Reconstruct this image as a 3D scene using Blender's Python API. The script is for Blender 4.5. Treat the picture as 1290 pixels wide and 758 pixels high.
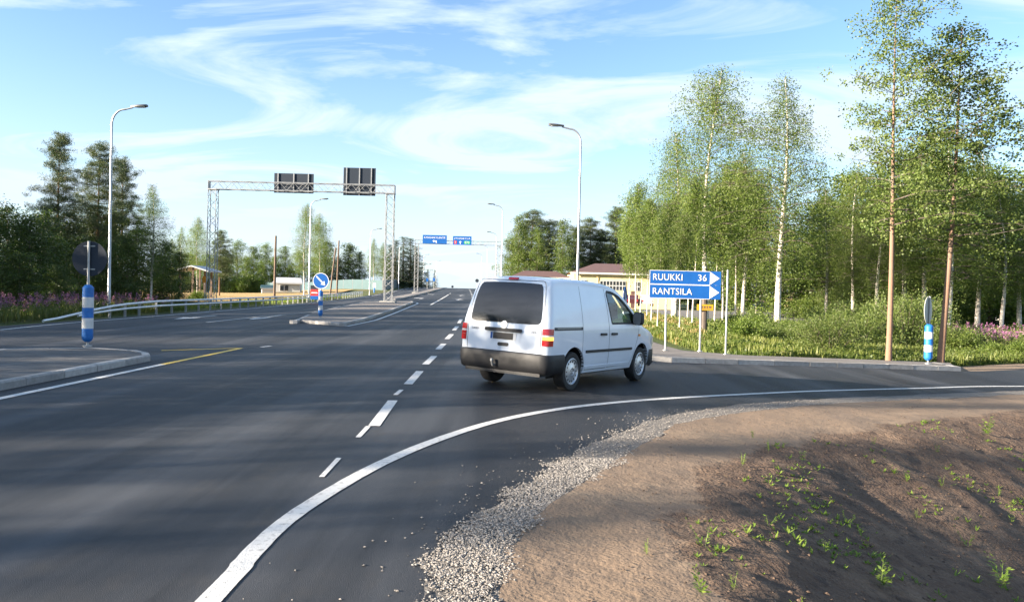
import bpy, bmesh, math, random
import numpy as np
from mathutils import Vector, Matrix, noise
from mathutils.geometry import delaunay_2d_cdt
R = math.radians
for o in list(bpy.data.objects): bpy.data.objects.remove(o)
scene = bpy.context.scene
C = scene.collection

# ------------------------------------------------------------------ camera
EYE = 1.65; FPX = 1000.0
cam_d = bpy.data.cameras.new('camera'); cam = bpy.data.objects.new('camera', cam_d); C.objects.link(cam)
cam_d.sensor_fit = 'HORIZONTAL'; cam_d.sensor_width = 36.0; cam_d.lens = 36.0 * FPX / 1290.0
cam_d.clip_start = 0.1; cam_d.clip_end = 6000
CAMROT = Matrix.Rotation(R(90) - 14.0 / FPX, 3, 'X') @ Matrix.Rotation(R(1.37), 3, 'Z')
cam.rotation_euler = CAMROT.to_euler(); cam.location = (0, 0, EYE)
scene.camera = cam

# ------------------------------------------------------------------ sky, sun, exposure
SUN_AZ = R(-109); SUN_EL = R(15.5)       # azimuth from +Y, clockwise positive: low evening sun on the left, slightly behind
world = bpy.data.worlds.new('World'); scene.world = world; world.use_nodes = True
wn = world.node_tree.nodes; wl = world.node_tree.links; wn.clear()
def wnode(t, **k):
    n = wn.new(t)
    for a, b in k.items(): setattr(n, a, b)
    return n
w_out = wnode('ShaderNodeOutputWorld'); w_bg = wnode('ShaderNodeBackground'); w_bg.inputs['Strength'].default_value = 0.06
sky = wnode('ShaderNodeTexSky', sky_type='NISHITA'); sky.sun_disc = False
sky.sun_elevation = SUN_EL; sky.sun_rotation = SUN_AZ; sky.altitude = 80; sky.air_density = 1.0; sky.dust_density = 0.5; sky.ozone_density = 3.0
tc = wnode('ShaderNodeTexCoord'); sep = wnode('ShaderNodeSeparateXYZ'); wl.new(tc.outputs['Generated'], sep.inputs[0])
def wmath(op, a, b=None, c=None, clamp=False):
    n = wnode('ShaderNodeMath', operation=op); n.use_clamp = clamp
    for i, v in enumerate((a, b, c)):
        if v is None: continue
        if isinstance(v, (int, float)): n.inputs[i].default_value = v
        else: wl.new(v, n.inputs[i])
    return n.outputs[0]
den = wmath('ADD', wmath('MAXIMUM', sep.outputs[2], 0.0), 0.16)
cx = wmath('DIVIDE', sep.outputs[0], den); cy = wmath('DIVIDE', sep.outputs[1], den)
comb = wnode('ShaderNodeCombineXYZ'); wl.new(cx, comb.inputs[0]); wl.new(cy, comb.inputs[1])
mp = wnode('ShaderNodeMapping'); wl.new(comb.outputs[0], mp.inputs[0])
mp.inputs['Rotation'].default_value = (0, 0, R(-18)); mp.inputs['Scale'].default_value = (0.6, 1.0, 1.0); mp.inputs['Location'].default_value = (1.15, 2.6, 0)
nz = wnode('ShaderNodeTexNoise'); wl.new(mp.outputs[0], nz.inputs['Vector'])
nz.inputs['Scale'].default_value = 1.5; nz.inputs['Detail'].default_value = 9; nz.inputs['Roughness'].default_value = 0.58; nz.inputs['Distortion'].default_value = 1.1
rp = wnode('ShaderNodeValToRGB'); wl.new(nz.outputs['Fac'], rp.inputs[0])
rp.color_ramp.elements[0].position = 0.47; rp.color_ramp.elements[0].color = (0, 0, 0, 1)
rp.color_ramp.elements[1].position = 0.61; rp.color_ramp.elements[1].color = (1, 1, 1, 1)
mixc = wnode('ShaderNodeMix', data_type='RGBA'); 
veil = wmath('POWER', wmath('SUBTRACT', 1.0, wmath('DIVIDE', wmath('MAXIMUM', sep.outputs[2], 0.0), 0.30, clamp=True)), 1.6)
fac = wmath('ADD', wmath('MULTIPLY', rp.outputs[0], 0.95), wmath('MULTIPLY', veil, 0.75), clamp=True)
wl.new(fac, mixc.inputs[0]); wl.new(sky.outputs[0], mixc.inputs[6]); mixc.inputs[7].default_value = (2.85, 3.4, 3.95, 1)
wl.new(mixc.outputs[2], w_bg.inputs['Color']); wl.new(w_bg.outputs[0], w_out.inputs['Surface'])
sun_d = bpy.data.lights.new('sun', 'SUN'); sun_d.energy = 5.0; sun_d.angle = R(0.53); sun_d.color = (1.0, 0.86, 0.68)
sun = bpy.data.objects.new('sun', sun_d); C.objects.link(sun)
SDIR = Vector((math.sin(SUN_AZ) * math.cos(SUN_EL), math.cos(SUN_AZ) * math.cos(SUN_EL), math.sin(SUN_EL)))
sun.rotation_euler = SDIR.to_track_quat('Z', 'Y').to_euler(); sun.location = SDIR * 200
vs = scene.view_settings; vs.view_transform = 'Standard'; vs.look = 'None'; vs.gamma = 1.0; vs.use_curve_mapping = False; vs.exposure = 2.4
scene.render.engine = 'CYCLES'

# ------------------------------------------------------------------ terrain height
def pchip(xs, ys):
    xs = np.array(xs, float); ys = np.array(ys, float); h = np.diff(xs); d = np.diff(ys) / h
    m = np.zeros_like(xs); m[0] = d[0]; m[-1] = d[-1]
    for i in range(1, len(xs) - 1):
        if d[i-1] * d[i] > 0: m[i] = 2 * d[i-1] * d[i] / (d[i-1] + d[i])
    def f(x):
        x = np.clip(x, xs[0], xs[-1]); i = np.clip(np.searchsorted(xs, x) - 1, 0, len(xs) - 2)
        t = (x - xs[i]) / h[i]; t2 = t * t; t3 = t2 * t
        return (2*t3-3*t2+1)*ys[i] + (t3-2*t2+t)*h[i]*m[i] + (-2*t3+3*t2)*ys[i+1] + (t3-t2)*h[i]*m[i+1]
    return f
rise_main = pchip([-3000, -50, 18, 33, 56, 110, 200, 245, 300, 400, 700, 4000], [0, 0, 0, .1, .45, .95, 1.62, 1.75, 1.6, .9, -1, -1.2])
rise_left = pchip([-3000, -50, 60, 90, 125, 200, 245, 300, 400, 700, 4000], [0, 0, 0, .05, .35, 1.5, 1.73, 1.6, .9, -1, -1.2])
road_c = pchip([-3000, 0, 10, 25, 35, 50, 64, 80, 100, 150, 200, 260, 330, 500], [0, 0, 0, -.16, -.36, -.8, -1.4, -2.2, -3.3, -6.2, -9.2, -12.8, -17.2, -29])
def sst(a, b, x):
    t = np.clip((x - a) / (b - a), 0, 1); return t * t * (3 - 2 * t)
SHO = [(0.75, -12), (0.85, 0), (1.02, 4.27), (1.2, 5.3), (1.6, 7.0), (2.75, 9.0), (4.3, 10.4), (6.4, 12.2), (10.4, 15.2), (16, 19), (30, 27), (60, 42)]
def sho_dist(X, Y):
    "signed distance to the shoulder line, positive on the ditch side"
    X = np.asarray(X, float); Y = np.asarray(Y, float); best = np.full(X.shape, 1e9); sg = np.ones(X.shape)
    for (x0, y0), (x1, y1) in zip(SHO[:-1], SHO[1:]):
        dx, dy = x1 - x0, y1 - y0; L = dx*dx + dy*dy
        t = np.clip(((X-x0)*dx + (Y-y0)*dy) / L, 0, 1); px, py = x0 + t*dx, y0 + t*dy
        d = np.hypot(X-px, Y-py); cr = dx*(Y-y0) - dy*(X-x0); m = d < best
        best = np.where(m, d, best); sg = np.where(m, np.where(cr < 0, 1.0, -1.0), sg)
    return best * sg
def GA(X, Y):
    X = np.asarray(X, float); Y = np.asarray(Y, float); u = X - road_c(Y)
    a = rise_left(Y); b = rise_main(Y); w = sst(-14, -8, u); z = a * (1 - w) + b * w
    z = z * (1 - sst(5, 14, u)) * sst(-46, -24, u)
    xp = np.clip(X, -1, 14); cr = np.where(xp < 1, (xp + 1)**2 / 4.0, xp)
    z = z - 0.033 * cr * (1 - sst(30, 60, Y) * (1 - sst(5, 14, u)))
    s = sho_dist(X, Y); s1 = np.clip(s, 0, None)
    drop = np.where(s1 < .8, s1*s1/1.6, s1 - .4) / 3.0
    drop = np.minimum(drop, .9 + .02*drop) - np.clip(s1 - 5.5, 0, 6) * .06
    return z - np.where(s > 0, drop, 0)
def G(x, y): return float(GA(np.array([x]), np.array([y]))[0])
EYEV = Vector((0, 0, EYE))
def ray(px, py): return (CAMROT @ Vector(((px - 645) / FPX, -(py - 379) / FPX, -1.0))).normalized()
def P(px, py, dz=0.0):
    "where the line of sight through a photo pixel meets the ground (+dz)"
    d = ray(px, py); ts = 2.0 * 450 ** np.linspace(0, 1, 300)
    for i in range(3):
        h = EYE + d.z*ts - GA(d.x*ts, d.y*ts) - dz; k = int(np.argmax(h <= 0)) if (h <= 0).any() else len(ts) - 1
        ts = np.linspace(ts[max(k-1, 0)], ts[k], 40)
    p = EYEV + d * float(ts[20])
    return Vector((p.x, p.y, G(p.x, p.y) + dz))
def at(px, py, Y):
    "point on that line of sight at depth Y"
    d = ray(px, py); return EYEV + d * (Y / d.y)

# ------------------------------------------------------------------ helpers
def tag(o, label=None, cat=None, group=None, kind=None):
    if label: o['label'] = label
    if cat: o['category'] = cat
    if group: o['group'] = group
    if kind: o['kind'] = kind
    return o
def empty(name, loc=(0, 0, 0), rz=0.0, label=None, cat=None, group=None, kind=None):
    o = bpy.data.objects.new(name, None); C.objects.link(o); o.location = loc; o.rotation_euler = (0, 0, rz); o.empty_display_size = .2
    return tag(o, label, cat, group, kind)
def link(name, me, mat=None, parent=None, loc=None):
    o = bpy.data.objects.new(name, me); C.objects.link(o)
    if mat is not None and not me.materials: me.materials.append(mat)
    if parent is not None: o.parent = parent
    if loc is not None: o.location = loc
    return o
def shade(me, ang=35):
    bm = bmesh.new(); bm.from_mesh(me); bm.normal_update(); c = math.cos(R(ang))
    for f in bm.faces: f.smooth = True
    for e in bm.edges:
        if len(e.link_faces) == 2 and e.link_faces[0].normal.dot(e.link_faces[1].normal) < c: e.smooth = False
    bm.to_mesh(me); bm.free(); return me
class MB:
    def __init__(s): s.v = []; s.f = []
    def add(s, vs, fs):
        b = len(s.v); s.v += [tuple(p) for p in vs]; s.f += [tuple(i + b for i in f) for f in fs]; return s
    def box(s, c, size, rot=None):
        hx, hy, hz = size[0]/2, size[1]/2, size[2]/2; M = rot if rot is not None else Matrix.Identity(3)
        vs = [Vector(c) + M @ Vector((x*hx, y*hy, z*hz)) for x in (-1, 1) for y in (-1, 1) for z in (-1, 1)]
        return s.add(vs, [(0,1,3,2), (4,6,7,5), (0,4,5,1), (2,3,7,6), (0,2,6,4), (1,5,7,3)])
    def b2(s, a, b): return s.box([(a[i]+b[i])/2 for i in range(3)], [abs(b[i]-a[i]) for i in range(3)])
    def tube(s, pts, rad, n=8, cap=True):
        pts = [Vector(p) for p in pts]; k = len(pts)
        if not hasattr(rad, '__len__'): rad = [rad] * k
        vs = []; fs = []; ref = None
        for i, p in enumerate(pts):
            t = (pts[min(i+1, k-1)] - pts[max(i-1, 0)]).normalized()
            if ref is None:
                ref = Vector((0, 0, 1)) if abs(t.z) < .9 else Vector((1, 0, 0))
            a = (ref - t * ref.dot(t)).normalized(); b = t.cross(a); ref = a
            for j in range(n):
                an = 2*math.pi*j/n; vs.append(p + (a*math.cos(an) + b*math.sin(an)) * rad[i])
        for i in range(k-1):
            for j in range(n):
                fs.append((i*n+j, i*n+(j+1) % n, (i+1)*n+(j+1) % n, (i+1)*n+j))
        if cap: fs.append(tuple(range(n-1, -1, -1))); fs.append(tuple(range((k-1)*n, k*n)))
        return s.add(vs, fs)
    def lathe(s, prof, n=24, axis='z', c=(0, 0, 0)):
        vs = []; fs = []; k = len(prof)
        for r, h in prof:
            for j in range(n):
                a = 2*math.pi*j/n; x, y = r*math.cos(a), r*math.sin(a)
                q = {'z': (x, y, h), 'y': (x, h, y), 'x': (h, x, y)}[axis]; vs.append((q[0]+c[0], q[1]+c[1], q[2]+c[2]))
        for i in range(k-1):
            for j in range(n): fs.append((i*n+j, i*n+(j+1) % n, (i+1)*n+(j+1) % n, (i+1)*n+j))
        if prof[0][0] > 1e-6: fs.append(tuple(range(n-1, -1, -1)))
        if prof[-1][0] > 1e-6: fs.append(tuple(range((k-1)*n, k*n)))
        return s.add(vs, fs)
    def prism(s, poly, th, fn):
        "poly in 2D, fn(u, v, w) -> 3D point, w in 0..th"
        n = len(poly); vs = [fn(u, v, 0) for u, v in poly] + [fn(u, v, th) for u, v in poly]
        fs = [tuple(range(n-1, -1, -1)), tuple(range(n, 2*n))] + [(i, (i+1) % n, n+(i+1) % n, n+i) for i in range(n)]
        return s.add(vs, fs)
    def mesh(s, name, smooth=None):
        me = bpy.data.meshes.new(name); me.from_pydata(s.v, [], s.f); me.validate()
        bm = bmesh.new(); bm.from_mesh(me); bmesh.ops.recalc_face_normals(bm, faces=bm.faces); bm.to_mesh(me); bm.free()
        if smooth: shade(me, smooth)
        return me
    def build(s, name, mat, parent=None, smooth=None, loc=None): return link(name, s.mesh(name, smooth), mat, parent, loc)
def text_mesh(body, size, name='lettering', extrude=0.002, spacing=1.0):
    cu = bpy.data.curves.new(name, 'FONT'); cu.body = body; cu.size = size; cu.extrude = extrude; cu.space_character = spacing; cu.resolution_u = 3
    cu.align_x = 'LEFT'
    o = bpy.data.objects.new(name, cu); C.objects.link(o); dg = bpy.context.evaluated_depsgraph_get()
    me = bpy.data.meshes.new_from_object(o.evaluated_get(dg)); bpy.data.objects.remove(o); me.name = name; me.materials.clear(); return me
def copy_tree(o, parent=None):
    c = o.copy(); C.objects.link(c); c.parent = parent
    for ch in o.children: copy_tree(ch, c)
    return c

# ------------------------------------------------------------------ materials
def mat(name, col=(.5, .5, .5), rough=.6, metal=0.0, spec=.5, var=0.0, scale=5.0, bump=0.0, bscale=40.0, detail=6, col2=None, coord='Object', stretch=None, coat=0, emit=None, estr=0, lohi=(.35, .65)):
    m = bpy.data.materials.new(name); m.use_nodes = True; nt = m.node_tree; b = nt.nodes['Principled BSDF']
    b.inputs['Base Color'].default_value = (*col, 1); b.inputs['Roughness'].default_value = rough; b.inputs['Metallic'].default_value = metal
    b.inputs['Specular IOR Level'].default_value = spec
    if coat: b.inputs['Coat Weight'].default_value = coat; b.inputs['Coat Roughness'].default_value = .04
    if emit: b.inputs['Emission Color'].default_value = (*emit, 1); b.inputs['Emission Strength'].default_value = estr
    if var or col2 or bump:
        t = nt.nodes.new('ShaderNodeTexCoord'); v = t.outputs[coord]
        if stretch:
            mpn = nt.nodes.new('ShaderNodeMapping'); mpn.inputs['Scale'].default_value = stretch; nt.links.new(v, mpn.inputs[0]); v = mpn.outputs[0]
        if var or col2:
            n = nt.nodes.new('ShaderNodeTexNoise'); n.inputs['Scale'].default_value = scale; n.inputs['Detail'].default_value = detail; n.inputs['Roughness'].default_value = .6
            nt.links.new(v, n.inputs['Vector']); r = nt.nodes.new('ShaderNodeValToRGB'); nt.links.new(n.outputs['Fac'], r.inputs[0])
            e = r.color_ramp.elements; e[0].position, e[1].position = lohi
            c2 = col2 if col2 else tuple(min(1, c*(1+var)) for c in col); c1 = col if col2 else tuple(c*(1-var) for c in col)
            e[0].color = (*c1, 1); e[1].color = (*c2, 1); nt.links.new(r.outputs[0], b.inputs['Base Color'])
        if bump:
            n2 = nt.nodes.new('ShaderNodeTexNoise'); n2.inputs['Scale'].default_value = bscale; n2.inputs['Detail'].default_value = 5
            nt.links.new(v, n2.inputs['Vector']); bp = nt.nodes.new('ShaderNodeBump'); bp.inputs['Strength'].default_value = bump; bp.inputs['Distance'].default_value = .02
            nt.links.new(n2.outputs['Fac'], bp.inputs['Height']); nt.links.new(bp.outputs[0], b.inputs['Normal'])
    return m
def leaf_mat(name, c1, c2, trans=.35, tcol=None):
    m = bpy.data.materials.new(name); m.use_nodes = True; nt = m.node_tree; nt.nodes.clear()
    out = nt.nodes.new('ShaderNodeOutputMaterial'); at_ = nt.nodes.new('ShaderNodeAttribute'); at_.attribute_name = 'rnd'
    r = nt.nodes.new('ShaderNodeValToRGB'); nt.links.new(at_.outputs['Fac'], r.inputs[0])
    r.color_ramp.elements[0].color = (*c1, 1); r.color_ramp.elements[1].color = (*c2, 1)
    oi = nt.nodes.new('ShaderNodeObjectInfo'); hs = nt.nodes.new('ShaderNodeHueSaturation'); nt.links.new(r.outputs[0], hs.inputs['Color'])
    ma = nt.nodes.new('ShaderNodeMath'); ma.operation = 'MULTIPLY_ADD'; nt.links.new(oi.outputs['Random'], ma.inputs[0]); ma.inputs[1].default_value = .35; ma.inputs[2].default_value = .82; nt.links.new(ma.outputs[0], hs.inputs['Value'])
    d = nt.nodes.new('ShaderNodeBsdfPrincipled'); d.inputs['Roughness'].default_value = .5; d.inputs['Specular IOR Level'].default_value = .3; nt.links.new(hs.outputs[0], d.inputs['Base Color'])
    t = nt.nodes.new('ShaderNodeBsdfTranslucent')
    mx2 = nt.nodes.new('ShaderNodeMix'); mx2.data_type = 'RGBA'; mx2.blend_type = 'MULTIPLY'; mx2.inputs[0].default_value = 1; nt.links.new(hs.outputs[0], mx2.inputs[6]); mx2.inputs[7].default_value = (1.25, 1.5, .6, 1)
    nt.links.new(mx2.outputs[2], t.inputs['Color'])
    mx = nt.nodes.new('ShaderNodeMixShader'); mx.inputs[0].default_value = trans; nt.links.new(d.outputs[0], mx.inputs[1]); nt.links.new(t.outputs[0], mx.inputs[2]); nt.links.new(mx.outputs[0], out.inputs['Surface'])
    return m
def nodes_mix(nt, fac, a, b):
    n = nt.nodes.new('ShaderNodeMix'); n.data_type = 'RGBA'
    for i, v in ((0, fac), (6, a), (7, b)):
        if isinstance(v, tuple): n.inputs[i].default_value = (*v, 1)
        elif isinstance(v, (int, float)): n.inputs[i].default_value = v
        else: nt.links.new(v, n.inputs[i])
    return n.outputs[2]
def noise_fac(nt, vec, scale, lo, hi, detail=6, stretch=None):
    if stretch:
        mpn = nt.nodes.new('ShaderNodeMapping'); mpn.inputs['Scale'].default_value = stretch; nt.links.new(vec, mpn.inputs[0]); vec = mpn.outputs[0]
    n = nt.nodes.new('ShaderNodeTexNoise'); n.inputs['Scale'].default_value = scale; n.inputs['Detail'].default_value = detail; n.inputs['Roughness'].default_value = .62; nt.links.new(vec, n.inputs['Vector'])
    r = nt.nodes.new('ShaderNodeMapRange'); r.inputs[1].default_value = lo; r.inputs[2].default_value = hi; nt.links.new(n.outputs['Fac'], r.inputs[0]); return r.outputs[0]
def ground_mat(name, layers, rough=.8, bump=.5, bscale=60, bdist=.02, spec=.3, bump2=None):
    "layers: base colour then (colour, scale, lo, hi, stretch)"
    m = bpy.data.materials.new(name); m.use_nodes = True; nt = m.node_tree; b = nt.nodes['Principled BSDF']
    tcn = nt.nodes.new('ShaderNodeTexCoord'); v = tcn.outputs['Object']; c = layers[0]
    for col, sc, lo, hi, st in layers[1:]: c = nodes_mix(nt, noise_fac(nt, v, sc, lo, hi, stretch=st), c, col)
    if isinstance(c, tuple): b.inputs['Base Color'].default_value = (*c, 1)
    else: nt.links.new(c, b.inputs['Base Color'])
    b.inputs['Roughness'].default_value = rough; b.inputs['Specular IOR Level'].default_value = spec
    n2 = nt.nodes.new('ShaderNodeTexNoise'); n2.inputs['Scale'].default_value = bscale; n2.inputs['Detail'].default_value = 4; nt.links.new(v, n2.inputs['Vector'])
    bp = nt.nodes.new('ShaderNodeBump'); bp.inputs['Strength'].default_value = bump; bp.inputs['Distance'].default_value = bdist
    nt.links.new(n2.outputs['Fac'], bp.inputs['Height'])
    if bump2:
        n3 = nt.nodes.new('ShaderNodeTexNoise'); n3.inputs['Scale'].default_value = bump2[0]; n3.inputs['Detail'].default_value = 6; nt.links.new(v, n3.inputs['Vector'])
        bq = nt.nodes.new('ShaderNodeBump'); bq.inputs['Strength'].default_value = bump2[1]; bq.inputs['Distance'].default_value = bump2[2]; nt.links.new(n3.outputs['Fac'], bq.inputs['Height']); nt.links.new(bp.outputs[0], bq.inputs['Normal']); bp = bq
    nt.links.new(bp.outputs[0], b.inputs['Normal']); return m
M = {}
M['asphalt'] = ground_mat('asphalt', [(.0095, .0118, .0165), ((.022, .025, .031), .35, .42, .62, (1.6, .22, 1)), ((.0065, .0075, .010), .7, .5, .68, (1.3, .25, 1)), ((.058, .063, .074), .5, .48, .72, (1.6, .06, 1)), ((.034, .032, .031), 2.5, .55, .8, (1, .6, 1)), ((.10, .097, .095), 150, .54, .72, None), ((.006, .006, .007), 120, .56, .70, None)], rough=.62, bump=1.0, bscale=190, bdist=.006, spec=.28)
M['old_asphalt'] = ground_mat('old_asphalt', [(.12, .115, .11), ((.17, .16, .15), .5, .4, .6, None)], rough=.8, bump=.3)
M['grass_ground'] = ground_mat('grass_ground', [(.05, .075, .018), ((.10, .105, .03), .25, .4, .6, None), ((.16, .12, .05), .12, .55, .7, None)], rough=.9, bump=.6, bscale=12, bdist=.1)
M['field'] = ground_mat('field', [(.42, .27, .12), ((.30, .22, .08), .2, .4, .6, None), ((.16, .17, .045), .1, .58, .68, None)], rough=.9, bump=.5, bscale=8, bdist=.1)
M['sand'] = ground_mat('sand', [(.22, .16, .11), ((.17, .125, .09), 1.1, .4, .62, (1.0, .5, 1)), ((.37, .275, .195), .8, .55, .7, (.5, 1.5, 1)), ((.20, .15, .115), 60, .62, .78, None)], rough=.9, bump=.6, bscale=75, bdist=.012, bump2=(5, .5, .05))
M['soil_only'] = ground_mat('soil', [(.105, .068, .047), ((.165, .112, .077), 2.2, .45, .65, None), ((.06, .040, .031), 6.0, .52, .68, None), ((.20, .145, .10), 34, .6, .7, None), ((.05, .036, .028), 22, .6, .7, None)], rough=.95, bump=.9, bscale=38, bdist=.04, bump2=(9, .7, .08))
M['gravel_bed'] = ground_mat('gravel_bed', [(.13, .12, .11), ((.24, .22, .20), 55, .42, .62, None), ((.10, .095, .09), 70, .58, .7, None)], rough=.9, bump=1.0, bscale=60, bdist=.03)
M['paint'] = mat('road_paint', (.25, .25, .25), .6, col2=(.55, .55, .54), lohi=(.30, .47), scale=22, detail=9, bump=.4, bscale=90)
M['ypaint'] = mat('yellow_road_paint', (.72, .48, .05), .55, var=.1, scale=20)
M['kerb'] = mat('kerb_granite', (.33, .32, .31), .75, var=.16, scale=9, bump=.3, bscale=60)
def vary_by_object(m, lo, hi):
    nt = m.node_tree; b = nt.nodes['Principled BSDF']; src = b.inputs['Base Color'].links[0].from_socket; oi = nt.nodes.new('ShaderNodeObjectInfo'); hs = nt.nodes.new('ShaderNodeHueSaturation'); r = nt.nodes.new('ShaderNodeMapRange'); r.inputs[3].default_value = lo; r.inputs[4].default_value = hi
    nt.links.new(oi.outputs['Random'], r.inputs[0]); nt.links.new(r.outputs[0], hs.inputs['Value']); nt.links.new(src, hs.inputs['Color']); nt.links.new(hs.outputs[0], b.inputs['Base Color'])
vary_by_object(M['kerb'], .72, 1.12)
M['paver'] = mat('island_asphalt', (.085, .082, .08), .8, var=.3, scale=2.5, bump=.5, bscale=60)
M['walk'] = mat('pavement_asphalt', (.15, .135, .125), .8, var=.18, scale=2, bump=.4, bscale=70)
M['galv'] = mat('galvanised_steel', (.36, .37, .38), .45, metal=.8, var=.1, scale=6)
M['galv_bright'] = mat('bright_galvanised_pipe', (.62, .64, .67), .4, metal=.5, var=.08, scale=5)
M['galv_dull'] = mat('dull_galvanised_steel', (.30, .31, .32), .55, metal=.6, var=.12, scale=8)
M['lamp_dark'] = mat('dark_grey_lamp_housing', (.05, .052, .055), .45)
M['sign_blue'] = mat('blue_sign_sheet', (.008, .085, .31), .45, spec=.3, var=.06, scale=3)
M['sign_white'] = mat('white_sign_sheet', (.60, .61, .63), .5)
M['sign_red'] = mat('red_sign_sheet', (.55, .03, .03), .45)
M['sign_green'] = mat('green_sign_sheet', (.02, .30, .12), .45)
M['sign_yellow'] = mat('yellow_sign_sheet', (.50, .28, .015), .5)
M['sign_back'] = mat('dark_sign_back', (.016, .024, .038), .55, spec=.3)
M['bol_blue'] = mat('blue_bollard_plastic', (.012, .13, .42), .5, var=.15, scale=8)
M['bol_white'] = mat('white_bollard_band', (.55, .55, .55), .5, var=.1, scale=8)
M['black'] = mat('black_rubber', (.015, .015, .016), .6)
M['orange'] = mat('orange_paint', (.7, .25, .02), .5)
M['teal'] = mat('teal_panel', (.028, .068, .078), .5, var=.1, scale=1)
M['wood'] = mat('weathered_pole_wood', (.12, .08, .055), .8, var=.25, scale=6, stretch=(4, 4, .3))
M['concrete'] = mat('concrete', (.36, .35, .33), .85, var=.12, scale=3)
M['yellow_wall'] = mat('pale_yellow_render', (.72, .58, .30), .8, var=.05, scale=2)
M['roof_brown'] = mat('red_brown_roof_sheet', (.11, .06, .052), .6, var=.1, scale=2)
M['roof_grey'] = mat('grey_roof_sheet', (.40, .41, .43), .55)
M['white_wood'] = mat('white_painted_board', (.52, .51, .49), .6)
M['log_wall'] = mat('dark_timber', (.10, .065, .045), .8, var=.2, scale=4)
M['glass_dark'] = mat('dark_window_glass', (.02, .024, .03), .06, spec=.8)
M['bark_birch'] = ground_mat('birch_bark', [(.60, .55, .49), ((.06, .05, .045), 3.2, .56, .62, (1, 1, 3.2)), ((.42, .30, .22), 1.2, .5, .7, None)], rough=.75, bump=.3, bscale=30)
M['bark_aspen'] = ground_mat('aspen_bark', [(.20, .12, .082), ((.15, .12, .088), 1.5, .45, .65, (1, 1, .4)), ((.13, .085, .06), 7, .6, .68, (1, 1, 3))], rough=.8, bump=.4, bscale=25)
M['bark_pine'] = ground_mat('pine_bark', [(.17, .10, .06), ((.26, .14, .07), 1.4, .45, .65, (1, 1, .4)), ((.07, .05, .04), 6, .5, .66, (1, 1, .5))], rough=.9, bump=.6, bscale=18)
M['bark_dark'] = mat('grey_brown_bark', (.10, .08, .065), .85, var=.3, scale=7, stretch=(3, 3, .5))
M['leaf_birch'] = leaf_mat('birch_leaves', (.062, .105, .022), (.155, .19, .045), .36)
M['leaf_aspen'] = leaf_mat('aspen_leaves', (.05, .088, .02), (.14, .17, .045), .34)
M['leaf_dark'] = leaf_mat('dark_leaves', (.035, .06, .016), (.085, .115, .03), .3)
M['leaf_mid'] = leaf_mat('mid_green_leaves', (.06, .10, .02), (.13, .165, .035), .36)
M['needle_pine'] = leaf_mat('pine_needles', (.035, .06, .024), (.085, .10, .035), .15)
M['needle_spruce'] = leaf_mat('spruce_needles', (.02, .04, .017), (.05, .07, .024), .12)
M['leaf_willow'] = leaf_mat('willow_leaves', (.065, .105, .026), (.15, .18, .05), .34)
M['grass'] = leaf_mat('grass_blades', (.06, .10, .02), (.17, .18, .05), .38)
M['dry_grass'] = leaf_mat('dry_grass_blades', (.20, .16, .06), (.33, .24, .11), .35)
M['weed'] = leaf_mat('weed_leaves', (.08, .14, .022), (.17, .23, .04), .4)
M['fire_leaf'] = leaf_mat('fireweed_leaves', (.06, .09, .025), (.12, .12, .04), .3)
M['fire_flower'] = leaf_mat('fireweed_flowers', (.20, .07, .17), (.34, .15, .29), .3)

def bank_mat():
    m = M['soil_only'].copy(); m.name = 'sand_and_soil'; nt = m.node_tree; b = nt.nodes['Principled BSDF']; soil = b.inputs['Base Color'].links[0].from_socket
    v = nt.nodes.new('ShaderNodeTexCoord').outputs['Object']; c = (.205, .145, .098)
    for col, sc, lo, hi, st in (((.145, .107, .079), 1.1, .4, .62, (1.0, .5, 1)), ((.26, .19, .128), .8, .55, .7, (.5, 1.5, 1)), ((.165, .122, .09), 9, .5, .7, (.5, 1.5, 1)), ((.115, .087, .066), 60, .6, .76, None)): c = nodes_mix(nt, noise_fac(nt, v, sc, lo, hi, stretch=st), c, col)
    a = nt.nodes.new('ShaderNodeAttribute'); a.attribute_name = 'soil'; n = nt.nodes.new('ShaderNodeTexNoise'); n.inputs['Scale'].default_value = 7; n.inputs['Detail'].default_value = 6; n.inputs['Roughness'].default_value = .7; nt.links.new(v, n.inputs['Vector'])
    ad = nt.nodes.new('ShaderNodeMath'); ad.operation = 'MULTIPLY_ADD'; nt.links.new(n.outputs['Fac'], ad.inputs[0]); ad.inputs[1].default_value = 1.1; ad.inputs[2].default_value = -.55
    a2 = nt.nodes.new('ShaderNodeMath'); a2.operation = 'ADD'; nt.links.new(ad.outputs[0], a2.inputs[0]); nt.links.new(a.outputs['Fac'], a2.inputs[1])
    r = nt.nodes.new('ShaderNodeMapRange'); r.interpolation_type = 'SMOOTHSTEP'; r.inputs[1].default_value = .36; r.inputs[2].default_value = .64; nt.links.new(a2.outputs[0], r.inputs[0])
    nt.links.new(nodes_mix(nt, r.outputs[0], c, soil), b.inputs['Base Color'])
    for nd in nt.nodes:
        if nd.type == 'BUMP':
            mu = nt.nodes.new('ShaderNodeMath'); mu.operation = 'MULTIPLY_ADD'; nt.links.new(r.outputs[0], mu.inputs[0]); mu.inputs[1].default_value = nd.inputs['Strength'].default_value*.7; mu.inputs[2].default_value = nd.inputs['Strength'].default_value*.3; nt.links.new(mu.outputs[0], nd.inputs['Strength'])
    return m
M['bank'] = bank_mat()
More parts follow.
